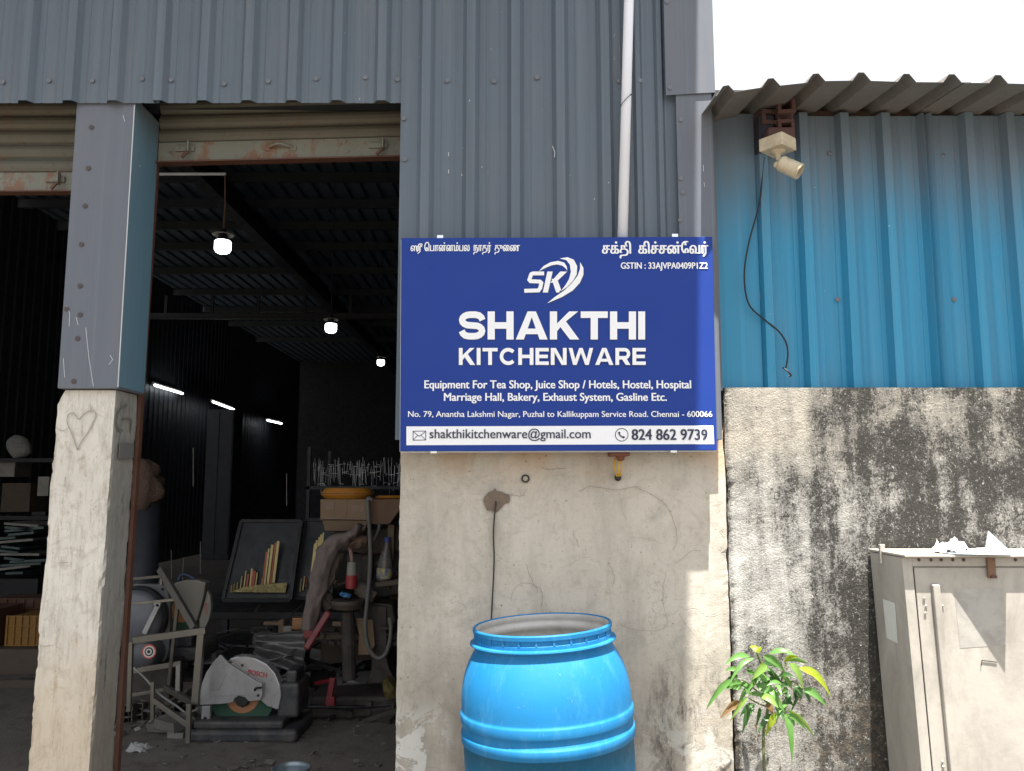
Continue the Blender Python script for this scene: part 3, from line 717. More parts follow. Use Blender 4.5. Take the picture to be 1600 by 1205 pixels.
text('824 862 9739', 987, 1106, 687.3, 671, NAVY, Y=Y2, bold=.022)
def z5(p): return [(800 + a / 4.848, 365 + b / 4.848) for a, b in p]
LOGO = [stroke([(243, 302), (160, 302), (146, 308), (138, 330), (131, 350), (140, 361), (212, 364), (222, 374), (214, 412), (200, 431), (93, 434)], 29),
        [(268, 288), (308, 288), (272, 447), (233, 447)], [(290, 372), (365, 288), (418, 288), (330, 372)], [(300, 345), (340, 338), (372, 425), (355, 447), (335, 447)],
        [(203, 285), (240, 246), (290, 218), (350, 207), (395, 220), (414, 248), (419, 281), (404, 262), (380, 243), (340, 234), (300, 241), (250, 262)],
        [(362, 189), (420, 179), (468, 198), (494, 248), (490, 310), (460, 362), (415, 407), (368, 438), (402, 395), (432, 345), (446, 290), (438, 235), (412, 202)],
        [(516, 217), (541, 260), (541, 312), (515, 372), (460, 432), (380, 480), (267, 528), (325, 480), (395, 432), (455, 375), (498, 318), (515, 268)]]
print_poly('logo', [z5(p) for p in LOGO], WHT, YT - .0008)
print_poly('logo_shadow', [[(a + .9, b + 1.1) for a, b in z5(p)] for p in LOGO], SHD, YT)
# envelope and telephone marks
env = [stroke([(645, 674), (665.5, 673.6)], 1.0), stroke([(645, 688), (665.5, 687.6)], 1.0), stroke([(645.4, 674), (645.4, 688)], 1.0), stroke([(665.1, 673.6), (665.1, 687.6)], 1.0), stroke([(645, 674), (655, 682), (665.5, 673.8)], .9), stroke([(645, 688), (652.5, 680.5)], .8), stroke([(665.5, 687.6), (657.7, 680.3)], .8)]
print_poly('envelope_mark', env, NAVY, Y2)
tel = [stroke(arc(971.4, 679.5, 9.9, 9.9, 0, 180, 16), 1.1), stroke(arc(971.4, 679.5, 9.9, 9.9, 180, 360, 16), 1.1),
       stroke([(967.3, 675.2), (967.6, 678.6), (970.2, 682.0), (974.6, 684.0)], 2.1), stroke([(966.6, 675.4), (968.4, 677.6)], 3.4), stroke([(973.2, 682.6), (975.8, 684.2)], 3.4)]
print_poly('telephone_mark', tel, NAVY, Y2)

# ================================================================ BOUNDARY WALL, BLUE SHEETS, TIN ROOF
bw = stack('boundary_wall', .846, 4.2, 3.262, 3.46, 0, 1.772, MOULD, None, .004, .01, .04, 90, 9)
tag(bw, 'rough old cement wall blackened with mould under the blue metal sheets', 'wall')
bs_ = thing('blue_sheet_wall', 'bright blue ribbed metal sheet wall with dusty brown top above the mouldy wall', 'wall', (2, 3.35, 1.77))
YB = 3.335; zt_ = W(1300, 182, YB).z
x1b = W(1200, 462, 3.31).x
ribs = [x1b + .1745 * k for k in range(18)]
MB().box(.85, ribs[0] - .03, YB - .012, YB - .008, 1.76, W(1160, 180, YB).z).build('flat_sheet', BLUESHEET, bs_)
sm = W(1449, 300, 3.32).x
profile_sheet(ribs, ribs[0] - .06, sm + .02, 1.76, zt_, YB, nz=6, wav=.003, rh=.036, bw=.062).build('sheet', BLUESHEET, bs_, thick=.0012)
profile_sheet(ribs, sm, 4.1, 1.76, zt_, YB - .005, nz=6, wav=.003, rh=.036, bw=.062).build('sheet', BLUESHEET, bs_, thick=.0012)
screws(bs_, [(1178, 236), (1297, 239), (1440, 242), (1474, 243), (1187, 464), (1309, 468), (1456, 468), (1491, 468)], YB - .008)
MB().box(.86, 4.1, 3.40, 3.46, 1.77, 3.1).build('backing', INSHEET, bs_)
# tin roof
rt = thing('tin_roof', 'dusty corrugated tin roof edge projecting over the blue sheet wall', 'roof', (2, 3.2, 2.95))
yo, zo = 2.97, 2.915; yi, zi = 3.7, 3.02
def roof_sheet(x0, n, lift, y_o, dz0=0):
    mb = MB(); xs = []
    for k in range(n):
        x = x0 + k * .1738
        xs += [(x, 0), (x + .092, 0), (x + .117, .033), (x + .138, .033), (x + .163, 0)]
    xs += [(x0 + n * .1738, 0), (x0 + n * .1738 + .025, 0)]; xs = [(max(x, .775), h) for x, h in xs]
    def fn(u, v):
        x, h = xs[round(u * (len(xs) - 1))]
        y = y_o + (yi - y_o) * v; arch = -.055 * max(0, 1 - (x - .8) / .42) ** 1.4 - .018 * max(0, (x - 1.35)) ** 1.0
        return (x, y + .006 * noise.noise(Vector((x * 5, 0, 0))), zo + lift + h + (zi - zo) * v + arch + .004 * noise.noise(Vector((x * 3, y * 3, 0))))
    return mb.grid(fn, len(xs) - 1, 8)
for k_, (n_, l_) in enumerate(((1, 0), (5, .004), (6, 0), (6, .004))):
    x_ = .8625 - .1738 + .1738 * (0, 1, 6, 12)[k_]
    roof_sheet(x_, n_, l_, 2.965 + .004 * (k_ % 2)).build('roof_sheet', ROOFSHEET, rt, thick=.0015)
MB().box(.87, 4.1, 3.36, 3.42, 2.93, 2.985).build('batten', mat('dark_batten', (.06, .035, .025), .8), rt)
# hollow clay bricks under the roof corner
BRK = mat('hollow_clay_brick', (.11, .055, .05), .9, 0, .3, 20, dirt=.5, dcol=(.07, .045, .04), bump=.6, bs=90)
bp = thing('hollow_brick_pier', 'short pier of hollow red clay bricks under the tin roof above the camera', 'bricks', W(1220, 215, 3.25))
def hollow(c, w, h, d, rot=0):
    mb = MB(); M_ = Matrix.Translation(c) @ Matrix.Rotation(rot, 4, 'Z'); e = w * .22
    for (a0, a1, b0, b1) in ((-w / 2, w / 2, -h / 2, -h / 2 + e), (-w / 2, w / 2, h / 2 - e, h / 2), (-w / 2, -w / 2 + e, -h / 2 + e, h / 2 - e), (w / 2 - e, w / 2, -h / 2 + e, h / 2 - e)):
        mb.box(a0, a1, 0, d, b0, b1, M_)
    mb.box(-w / 2 + e, w / 2 - e, d * .6, d * .65, -h / 2 + e, h / 2 - e, M_)
    return mb
for i, (px, py, w, h, rot) in enumerate(((1229, 163, .072, .07, -.12), (1229, 198, .066, .066, -.12), (1206, 182, .085, .065, .15))):
    c = W(px, py, 3.20 if i < 2 else 3.245); hollow(c, w, h, .15, rot).build('brick', BRK, bp, bevel=.003)
c = W(1220, 214, 3.22); MB().box(c.x - .06, c.x + .05, 3.19, 3.32, c.z - .02, c.z + .03).build('brick', BRK, bp, bevel=.006)
c = W(1196, 212, 3.28); MB().box(c.x - .035, c.x + .03, 3.25, 3.33, c.z - .07, c.z + .08).build('gap_shade', mat('gap_shade_black', (.03, .03, .045), .9), bp, bevel=.006)  # fills the gap beside the bricks; its black stands for the shade inside
# security camera
CAMM = mat('yellowed_plastic', (.52, .45, .32), .5, 0, .12, 8, dirt=.5, dcol=(.25, .19, .12), ds=20)
c = W(1215, 229, 3.12)
sc_ = thing('security_camera', 'yellowed bullet security camera hanging on a square box under the bricks', 'camera', c)
m4 = Matrix.Translation(c) @ Matrix.Rotation(radians(40), 4, 'Z')
MB().box(-.052, .052, -.052, .052, -.020, .032, m4).build('mount_box', CAMM, sc_, bevel=.004)
MB().lathe([(.030, 0), (.028, -.006), (.014, -.012), (.009, -.03), (.008, -.04)], 16, Matrix.Translation(c + Vector((.0, -.0, -.02)))).build('swivel_base', CAMM, sc_, smooth=True)
e = W(1214, 258, 3.11); MB().sphere(e, .014, 12).build('ball_joint', CAMM, sc_, smooth=True)
ax = (W(1247, 267, 3.085) - W(1222, 256, 3.11)).normalized(); st = W(1219, 255, 3.11)
q = ax.to_track_quat('Z', 'X').to_matrix().to_4x4(); mx = Matrix.Translation(st) @ q
MB().lathe([(.001, -.004), (.024, -.004), (.031, .004), (.031, .035), (.0318, .036), (.0318, .085), (.030, .088), (.027, .088), (.026, .076), (.001, .074)], 24, mx).build('barrel', CAMM, sc_, smooth=False)
MB().lathe([(.001, .0765), (.022, .077)], 20, mx).build('lens', mat('dark_glass', (.02, .02, .022), .1, bump=0), sc_)
MB().tube([e, st], .008, 8).build('arm', CAMM, sc_)
# cable
tag(MB().tube(quad([W(1194, 246, 3.30), W(1191, 275, 3.30), W(1186, 320, 3.295), W(1170, 380, 3.30), W(1163, 430, 3.30), W(1170, 475, 3.30), W(1195, 500, 3.30), W(1216, 517, 3.295), W(1228, 535, 3.29), W(1231, 555, 3.28), W(1228, 575, 3.27)]), .0035, 6).build('camera_cable', BLACK, smooth=True),
    'loose black cable drooping from the security camera down the blue sheets', 'cable')
c = W(1231, 584, 3.262)
tag(MB().tube(quad([c + Vector((-.02, 0, .025)), c + Vector((0, -.01, .005)), c + Vector((.012, 0, -.008)), c + Vector((.004, .005, -.01))]), .004, 6).build('cable_plug', BLACK), 'small dark plug lying against the blue sheet at the end of the cable', 'plug')

# ================================================================ BLUE DRUM
dm = thing('plastic_drum', 'open blue plastic drum with two raised hoops in front of the plaster wall', 'drum', (0.150, 2.86, 0))
DB = mat('blue_hdpe', (.008, .19, .46), .5, 0, .10, 3, dirt=.18, dcol=(.10, .30, .50), ds=10, bump=.06, bs=25)
DI = mat('grey_drum_inside', (.55, .53, .49), .3, 0, .12, 4, dirt=.35, dcol=(.25, .2, .15))
def drum_paint():
    m, n, b = nodes('scuffed_blue_hdpe'); g = G(n)
    c = g.mix(g.noise(3.5, 6, .65), (.008, .145, .35), (.011, .19, .43))
    c = g.mix(g.math('MULTIPLY', g.ramp(g.noise(1, 8, .75, g.mp((14, 14, 5))), (.5, 0), (.72, 1)), .35), c, (.10, .33, .55))
    c = g.mix(g.math('MULTIPLY', g.ramp(g.noise(1, 4, .8, g.mp((120, 120, 9), rot=(.3, .2, 0))), (.66, 0), (.71, 1)), .35), c, (.25, .45, .62))
    c = g.mix(g.math('MULTIPLY', g.ramp(g.noise(38, 5, .75), (.66, 0), (.72, 1)), .5), c, (.30, .42, .5))
    c = g.mix(g.math('MULTIPLY', g.ramp(g.noise(1, 5, .7, g.mp((20, 20, 2))), (.56, 0), (.7, 1)), .3), c, (.02, .10, .22))
    g.link(c, b.inputs['Base Color']); g.link(g.mr(g.noise(9, 7, .7), .3, .7, .45, .75), b.inputs['Roughness']); b.inputs['Specular IOR Level'].default_value = .3
    g.bump(g.noise(16, 6, .7), .12, .006, b); return m
DB = drum_paint()
L = dm.location; md = Matrix.Translation(L)
body = [(.27, .0), (.285, .01), (.29, .04), (.291, .20), (.293, .40), (.295, .56), (.2955, .556), (.3015, .560), (.3015, .586), (.300, .590), (.295, .592), (.294, .616), (.300, .620), (.3015, .624), (.3015, .648), (.300, .652), (.296, .655)]
for i in range(13):
    a = i / 12; r = .2955 - .0535 * (a ** 2.4); body.append((r, .66 + .185 * a))
body += [(.2395, .852), (.2385, .862)]
MB().lathe(body, 96, md).build('body', DB, dm, smooth=True)
MB().lathe([(.2385, .860), (.256, .864), (.2575, .867), (.256, .871), (.2415, .873)], 96, md).build('collar', DB, dm, smooth=False)
MB().lathe([(.2415, .872), (.2415, .884), (.2385, .886), (.2385, .900), (.2445, .902), (.2455, .914), (.243, .918), (.237, .918), (.2345, .914)], 96, md).build('rim', DB, dm)
MB().lathe([(.2345, .9145), (.231, .90), (.234, .895), (.234, .885), (.229, .88), (.228, .862), (.234, .858), (.236, .84), (.255, .77), (.282, .68), (.285, .4), (.28, .05), (.001, .04)], 96, md).build('inner_wall', DI, dm, smooth=True)
me = None
for i in range(26):
    a = 2 * pi * i / 26
    m5 = md @ Matrix.Rotation(a, 4, 'Z')
    MB().box(.2384, .2422, -.0035, .0035, .8845, .9015, m5).build('rim_tooth', DB, dm)
dm.scale = (.962, .962, 1); dm.rotation_euler = (0, radians(-3.0), radians(0))

# ================================================================ CABINET
cb = thing('metal_cabinet', 'cream steel street cabinet with a riveted top edge and worn door', 'cabinet', (W(1500, 1000, 3.1).x, 3.1, 0))
YC0, YC1 = 2.985, 3.25
def PL(px, py, Y): return W(px, py, Y)
# leaning a little: left edge line taken at two heights
fT, fB = W(1410, 880, YC0), W(1440, 1205, YC0); slope = (fB.x - fT.x) / (fT.z - fB.z)
zt2 = W(1500, 866, YC0).z; xl = lambda z: fT.x + (fT.z - z) * slope
XR = 2.55
def leanbox(x0, x1, y0, y1, z0, z1):
    mb = MB(); o = lambda z: (fT.z - z) * slope
    return mb.add([(x0 + o(z0), y0, z0), (x1 + o(z0), y0, z0), (x1 + o(z0), y1, z0), (x0 + o(z0), y1, z0), (x0 + o(z1), y0, z1), (x1 + o(z1), y0, z1), (x1 + o(z1), y1, z1), (x0 + o(z1), y1, z1)],
                  [(0, 3, 2, 1), (4, 5, 6, 7), (0, 1, 5, 4), (1, 2, 6, 5), (2, 3, 7, 6), (3, 0, 4, 7)])
X0 = fT.x
leanbox(X0, XR, YC0 + .012, YC1, .0, zt2 - .012).build('body', CREAM, cb, bevel=.003)
leanbox(X0 - .004, XR + .01, YC0 - .032, YC1 + .003, zt2 - .009, zt2).build('top_plate', CREAM, cb, bevel=.002)
dl = W(1429, 905, YC0).x - 0; dz = W(1429, 886, YC0).z
dl = X0 + (W(1427, 886, YC0).x - xl(W(1427, 886, YC0).z)) 
leanbox(X0, dl - .002, YC0, YC0 + .0115, .0, zt2 - .012).build('door_frame', CREAM, cb, bevel=.0015)
leanbox(dl - .002, XR, YC0, YC0 + .0115, dz + .003, zt2 - .012).build('rivet_strip', CREAM, cb, bevel=.0015)
leanbox(dl + .004, XR, YC0 + .003, YC0 + .011, .0, dz - .003).build('door', CREAM, cb, bevel=.0015)
leanbox(dl - .004, dl + .004, YC0 + .009, YC0 + .013, 0, dz).build('door_gap', DARK, cb)
sb = X0 + (W(1456, 930, YC0).x - xl(W(1456, 930, YC0).z)); sbw = .026
leanbox(sb, sb + sbw, YC0 - .016, YC0 + .0025, .0, W(1456, 913, YC0).z).build('stiffener_bar', CREAM, cb, bevel=.004)
for px in (1436, 1455, 1471, 1489, 1506, 1587): 
    c = W(px, 875, YC0 - .002); MB().sphere(c, .006, 8, (1, .6, 1)).build('rivet', RUSTY, cb)
for (px, py) in ((1444, 935), (1447, 947), (1446, 958), (1473, 947), (1474, 1198), (1473, 1190)):
    c = W(px, py, YC0 - .001); MB().sphere(c, .0055, 8, (1, .5, 1)).build('rivet', CREAM, cb)
c = W(1549, 883, YC0 - .006); MB().box(c.x - .016, c.x + .013, YC0 - .012, YC0 - .001, c.z - .045, c.z + .027).build('hasp', SHUTRAIL, cb, bevel=.003)
MB().box(c.x - .010, c.x + .010, YC0 - .020, YC0 - .012, c.z - .045, c.z - .036).build('hasp_lip', RUSTY, cb)
c = W(1378, 868, 3.15); MB().box(c.x - .010, c.x + .009, 3.14, 3.155, c.z - .03, c.z + .042).build('corner_post', CREAM, cb, bevel=.002)
# pasted paper on the side and faded sticker on the door
sx_ = lambda z: X0 + (fT.z - z) * slope - .0012
za, zb_ = .955, .815
MB().add([(sx_(za), 3.07, za), (sx_(za), 3.17, za + .003), (sx_(zb_), 3.165, zb_), (sx_(zb_), 3.075, zb_ - .004)], [(0, 1, 2, 3)]).build('paper_label', mat('faded_paper', (.62, .64, .60), .8), cb)
stk = [(1491, 921), (1567, 919), (1572, 1008), (1500, 1013)]
MB().add([W(a, b, YC0 + .0022) for a, b in stk], [(0, 1, 2, 3)]).build('faded_sticker', mat('worn_sticker', (.38, .365, .335), .6, 0, .15, 12, dirt=.7, dcol=(.25, .24, .22), ds=14), cb)
MB().tube([W(1533, 1041, YC0 - .001), W(1534, 1032, YC0), W(1558, 1035, YC0)], .0016, 5).build('wire_hook', DARK, cb)
# crumpled paper and card on top; its corner hangs over the front edge
zc = zt2 + .001
def crumple(x0, x1, y0, y1, z0, amp, seed, n=22, zslope=0):
    mb = MB()
    def fn(u, v):
        x = x0 + (x1 - x0) * u; y = y0 + (y1 - y0) * v; e = min(1, 4 * min(u, 1 - u) + .15) * min(1, 4 * min(v, 1 - v) + .3)
        w_ = Vector((u * 4 + seed, v * 3.2, seed))
        h = .55 * (noise.noise(w_ * .8) + .5) + .45 * (.5 - abs(noise.noise(w_ * 1.9))) + .2 * noise.noise(w_ * 5)
        return (x + .02 * noise.noise(w_ * 1.1), y + .02 * noise.noise(w_ * 1.2 + Vector((5, 0, 0))), z0 + max(.0, h) * amp * e + zslope * u)
    return mb.grid(fn, n, n)
PAPW = mat('white_paper', (.72, .73, .75), .8, 0, .06, 8)
xa, xb = W(1466, 862, 3.03).x, W(1560, 862, 3.03).x
tag(crumple(xa, xa + .11, 3.0, 3.10, zc, .075, 3).build('crumpled_paper', PAPW, thick=.0006), 'crumpled white paper lying on the left part of the cabinet top', 'paper')
pr = mat('printed_paper', (.66, .66, .68), .7, 0, .1, 20, dirt=.9, dcol=(.55, .22, .08), ds=16, dedge=.6)
tag(crumple(xa + .07, xb + .03, 2.985, 3.08, zc, .03, 9, 14).build('printed_wrapper', pr, thick=.0006), 'flattened printed wrapper between the crumpled paper and the folded card', 'wrapper')
ap = W(1544, 829, 3.01); cd = MB()
cd.add([(W(1540, 855, 2.99).x, 3.00, zc + .002), (W(1583, 862, 2.99).x, 2.995, zc + .002), (W(1560, 850, 3.03).x, 3.05, zc + .02), ap], [(0, 1, 3), (1, 2, 3), (2, 0, 3)])
# flat flap whose corner overhangs the front edge
fx0, fx1 = W(1482, 864, 2.97).x, W(1568, 864, 2.97).x
cd.add([(fx0, YC0 - .028, zc + .002), (fx1, YC0 - .110, zc + .004), (fx1 + .03, 3.03, zc + .003), (fx0 + .02, 3.04, zc + .003)], [(0, 1, 2, 3)])
tag(cd.build('folded_card', mat('grey_blue_card', (.34, .40, .44), .7, 0, .15, 14), thick=.0008), 'torn grey card with a spiky corner standing up on the cabinet top', 'card')

# ================================================================ PLANT
z8 = lambda a, b: (1100 + a / 5.605, 990 + b / 5.605)
LEAVES = [(520, 190, 715, 345, 70, 0), (570, 180, 810, 205, 60, 0), (700, 230, 905, 265, 50, 0), (740, 260, 870, 490, 80, 1), (830, 300, 1110, 555, 80, 2), (400, 200, 180, 275, 55, 0), (440, 215, 220, 440, 45, 0),
          (250, 400, 15, 670, 60, 0), (550, 280, 410, 415, 80, 1), (340, 420, 400, 550, 60, 0), (450, 440, 710, 690, 95, 0), (500, 550, 650, 650, 70, 1), (330, 480, 190, 480, 60, 0), (330, 430, 210, 460, 50, 0),
          (380, 560, 225, 775, 50, 1), (440, 620, 365, 820, 55, 0), (400, 600, 335, 880, 55, 3), (350, 610, 140, 745, 70, 4), (490, 650, 455, 820, 45, 3), (660, 690, 540, 900, 65, 2), (620, 720, 470, 870, 65, 3),
          (700, 690, 770, 1140, 80, 0), (720, 665, 970, 910, 45, 1), (725, 705, 900, 850, 42, 0), (870, 480, 1070, 635, 70, 0), (800, 460, 850, 580, 80, 3), (760, 530, 715, 650, 60, 3), (630, 450, 680, 550, 40, 0),
          (640, 385, 810, 392, 40, 3), (480, 175, 400, 112, 55, 2), (472, 172, 492, 112, 36, 2), (540, 620, 600, 710, 80, 4), (440, 800, 460, 860, 26, 4), (310, 330, 190, 325, 45, 0), (520, 250, 640, 300, 70, 3),
          (700, 250, 830, 205, 40, 2), (560, 430, 360, 345, 40, 0), (600, 520, 500, 500, 60, 3), (480, 520, 560, 620, 60, 3), (300, 380, 200, 400, 44, 3), (680, 600, 790, 640, 50, 3), (870, 500, 930, 610, 40, 3),
          (560, 400, 660, 410, 50, 3), (820, 540, 760, 690, 46, 3), (700, 470, 720, 560, 50, 3), (300, 660, 250, 740, 40, 3), (640, 640, 690, 760, 60, 3), (420, 470, 330, 520, 60, 3), (760, 700, 790, 820, 40, 3)]
rl = random.Random(4)
for k in range(26):
    a0, b0 = rl.uniform(330, 780), rl.uniform(300, 640); an = rl.uniform(.1, 3.0); ll = rl.uniform(90, 190)
    LEAVES.append((a0, b0, a0 + ll * cos(an), b0 + ll * abs(sin(an)), rl.uniform(32, 52), rl.choice((3, 3, 0, 0, 1))))
def leafmat(name, col):
    m, n, b = nodes(name); g = G(n)
    c = g.mix(g.noise(30, 4), tuple(x * .75 for x in col), tuple(x * 1.25 for x in col))
    g.link(c, b.inputs['Base Color']); b.inputs['Roughness'].default_value = .38
    tr = n.nodes.new('ShaderNodeBsdfTranslucent'); g.link(g.mix(.5, c, (col[0] * 1.8, col[1] * 1.7, col[2]), 'MIX'), tr.inputs[0])
    ms = n.nodes.new('ShaderNodeMixShader'); ms.inputs[0].default_value = .35
    out = n.nodes['Material Output']; g.link(b.outputs[0], ms.inputs[1]); g.link(tr.outputs[0], ms.inputs[2]); g.link(ms.outputs[0], out.inputs[0])
    g.bump(g.noise(60, 3), .2, .003, b)
    return m
LM = [leafmat('leaf_green', (.13, .29, .07)), leafmat('leaf_light_green', (.22, .37, .08)), leafmat('leaf_yellow_green', (.31, .40, .03)), leafmat('leaf_dark_green', (.05, .13, .035)), leafmat('leaf_brown', (.20, .12, .05))]
base = W(1212, 1204, 3.02); base.z = 0; base.y = 3.17
pt = thing('mango_seedling', 'small green seedling with long drooping leaves at the foot of the mouldy wall', 'plant', base)
STEM = mat('green_brown_stem', (.13, .15, .06), .7)
def SP(a, b, Y): return W(*z8(a, b), Y + .16)
stems = [[base, Vector((base.x + .01, 3.19, .25)), SP(520, 900, 3.05), SP(560, 640, 3.03), SP(540, 400, 3.0), SP(500, 270, 2.97), SP(465, 160, 2.96)],
         [SP(550, 700, 3.04), SP(600, 520, 3.0), SP(670, 430, 2.97), SP(690, 330, 2.95), SP(720, 250, 2.95)], [SP(560, 560, 3.02), SP(460, 500, 2.98), SP(380, 430, 2.95), SP(330, 400, 2.95)],
         [SP(600, 520, 3.0), SP(680, 600, 2.96), SP(715, 680, 2.94)], [SP(670, 430, 2.97), SP(780, 420, 2.95), SP(860, 480, 2.93)], [SP(540, 640, 3.03), SP(450, 600, 2.97), SP(400, 570, 2.95)]]
for i, s_ in enumerate(stems):
    MB().tube(quad(s_), [.0055 if i == 0 else .0028] * (6 * (len(s_) - 1) + 1), 6).build('stem', STEM, pt, smooth=True)
def leaf(a, b, w, seed):
    rnd = random.Random(seed); d = b - a; L = d.length; t = d.normalized()
    side = t.cross(Vector((0, -1, .35)).normalized()); side = (side + Vector((0, rnd.uniform(-.7, .7), rnd.uniform(-.2, .2)))).normalized(); side = (side - t * side.dot(t)).normalized(); nrm = side.cross(t)
    if nrm.y > 0: nrm = -nrm
    mb = MB(); n = 8
    for i in range(n + 1):
        u = i / n; prof = (sin(pi * min(1, u ** .8)) ** .75) * (1 - .25 * u) if 0 < u < 1 else .02
        p = a + d * u + Vector((0, -.0, 1)) * (L * .14 * sin(pi * u)) + nrm * (L * .05 * sin(pi * u))
        ww = w / 2 * prof; rip = .12 * w * sin(u * 17 + seed)
        mb.v += [p - side * ww + nrm * (ww * .35 + rip * .3), p - nrm * .0, p + side * ww + nrm * (ww * .35 - rip * .3)]
    for i in range(n):
        k = i * 3; mb.f += [(k, k + 3, k + 4, k + 1), (k + 1, k + 4, k + 5, k + 2)]
    return mb
for i, (a0, b0, a1, b1, w, mi) in enumerate(LEAVES):
    Ya = 2.95 + random.uniform(-.02, .03) + (.03 if mi == 3 else 0); Yb = Ya - random.uniform(-.03, .06)
    leaf(SP(a0, b0, Ya), SP(a1, b1, Yb), w / 5.605 / 1280 * 2.9 * 1.08, i).build('leaf', LM[mi], pt, smooth=True)

# ================================================================ INSIDE THE WORKSHOP
LAMP = emit('lamp_glow', (.93, .97, 1), 2.2)
def bulb(px, py, Y, label, arm=False):
    c = W(px, py, Y); t = thing('hanging_bulb', label, 'lamp', c, 'bulbs hanging in a row inside the workshop')
    m_ = Matrix.Translation(c); r = .058
    MB().lathe([(.001, -.048), (.030, -.047), (.048, -.038), (r, -.018), (r, .036), (.052, .044)], 24, m_).build('glowing_dome', LAMP, t, smooth=True)
    MB().lathe([(.053, .044), (.040, .060), (.030, .085), (.018, .10), (.018, .13), (.001, .132)], 20, m_).build('base', DARK, t, smooth=True)
    MB().lathe([(.03, .096), (.074, .086), (.076, .090), (.03, .102)], 24, m_).build('shade_ring', DULL, t)
    top = 4.93
    if arm:
        p = [c + Vector((0, 0, .13)), c + Vector((.004, 0, .3)), W(352, 274, Y)]
        MB().tube(p, .006, 6).build('cord', mat('dusty_cord', (.2, .12, .1), .8), t)
        MB().tube([W(353, 272, Y), W(150, 272, Y)], .011, 8).build('conduit_arm', WHITEPVC, t)
    else:
        MB().tube([c + Vector((0, 0, .13)), Vector((c.x, c.y, top))], .005, 6).build('cord', BLACK, t)
    return t
bulb(348, 386, 5.7, 'nearest and largest hanging white bulb, on a cord from a thin white conduit', True)
bulb(517, 513, 8.1, 'middle one of the three hanging bulbs, right of the nearest bulb')
bulb(595, 567, 12.6, 'smallest and farthest hanging bulb, beside the left edge of the signboard')
def tubelight(p0, p1, Y0, Y1, label, seg=None):
    a, b = W(*p0, Y0), W(*p1, Y1); t = thing('tube_light', label, 'lamp', a, 'tube lights along the left inner wall')
    d = (b - a)
    MB().tube([a, b], .022, 8).build('glowing_tube', LAMP, t)
    MB().bar(a + Vector((-.04, 0, .03)), b + Vector((-.04, 0, .03)), .05, .03).build('fitting', DULL, t)
tubelight((242, 602), (285, 615), 14.2, 15.4, 'tube light nearest the pillar on the dark left inner wall')
tubelight((333, 628), (365, 640), 15.9, 17.2, 'tube light above the dim panel on the left inner wall, middle one')
tubelight((418, 657), (440, 662), 20, 21.2, 'dim short tube light farthest along the left inner wall')

def barpx(mb, a, b, w, Ya, Yb, d=None):
    pa, pb = W(*a, Ya), W(*b, Yb); return mb.bar(pa, pb, w, d)
Z7 = lambda a, b: (190 + a / 3.493, 860 + b / 3.493)
def px2m(px, Y): return px / 1280 * Y
def disc(c, r, th, n=40, rin=.012, axis='Y'):
    m_ = Matrix.Translation(c) @ Matrix.Rotation(radians(90), 4, 'X')
    return MB().lathe([(rin, -th), (r, -th), (r, th), (rin, th), (rin, -th)], n, m_)
SILV = mat('worn_grey_guard', (.34, .34, .34), .42, .25, .12, 5, dirt=.4, dcol=(.2, .18, .15), ds=9)
SILV2 = mat('bright_grey_guard', (.42, .42, .425), .35, .45, .12, 5, dirt=.3, dcol=(.2, .18, .15))
GREEN = mat('green_abrasive', (.028, .075, .048), .85, 0, .15, 60, bump=.6, bs=300, bd=.002)
ORNG = mat('orange_disc_label', (.38, .15, .06), .6, 0, .12, 30, dirt=.4, dcol=(.3, .2, .12))
REDP = mat('printed_red', (.42, .03, .03), .5, 0, .1)
def poly_at(pts, Y, y0, y1):
    P = [W(*Z7(a, b), Y) for a, b in pts]; return MB().prism([(p.x, p.z) for p in P], Y + y0, Y + y1)
def textat(s, M4, m, parent, bold=0.03, name='lettering'):
    vs, fs = glyphs(s); mb = MB()
    for i, ox in enumerate((-1, 0, 1)):
        k = len(mb.v); mb.v += [M4 @ Vector((v.x + ox * bold, v.y, .0006 * i / M4.to_scale().x * .1)) for v in vs]; mb.f += [tuple(k + j for j in f) for f in fs]
    return mb.build(name, m, parent)

# ---- front cut-off saw
YSW = 4.72
c = W(*Z7(662, 790), YSW); cs = thing('cutoff_saw', 'grey metal cut-off saw with green disc on a black tray base, on the workshop floor', 'power saw', (c.x, YSW, 0))
r = px2m(49, YSW)
disc(c, r, .002, 48).build('cutting_disc', GREEN, cs)
disc(c + Vector((0, -.003, 0)), px2m(26, YSW), .0008, 32).build('disc_label', ORNG, cs)
m_ = Matrix.Translation(W(*Z7(666, 808), YSW) + Vector((0, -.02, 0))) @ Matrix.Rotation(radians(90), 4, 'X')
MB().lathe([(.001, .014), (.036, .012), (.043, .0), (.043, -.016), (.001, -.016)], 8, m_).build('flange_nut', BLACK, cs)
# big fixed guard: an arc shell with depth
arcp = [(600, 585), (640, 574), (690, 574), (740, 584), (800, 614), (845, 665), (873, 730), (879, 790), (864, 862), (800, 842), (765, 812), (700, 818), (600, 812), (560, 700)]
poly_at(arcp, YSW, -.030, .045).build('disc_guard', SILV2, cs, bevel=.012)
swing = [(556, 559), (520, 596), (480, 655), (455, 720), (444, 790), (446, 832), (560, 826), (624, 818), (630, 796), (655, 782), (690, 790), (708, 812), (772, 806), (783, 775), (782, 716), (745, 700), (640, 632), (600, 606)]
poly_at(swing, YSW, -.050, -.030).build('swing_guard', SILV, cs, bevel=.006)
poly_at([(508, 640), (590, 660), (572, 700), (545, 752), (500, 745)], YSW, -.053, -.049).build('guard_rib', SILV, cs, bevel=.0015)
MB().tube([W(*Z7(600, 606), YSW - .054), W(*Z7(745, 702), YSW - .054), W(*Z7(783, 722), YSW - .054), W(*Z7(778, 800), YSW - .054)], .003, 6).build('guard_edge', DULL, cs)
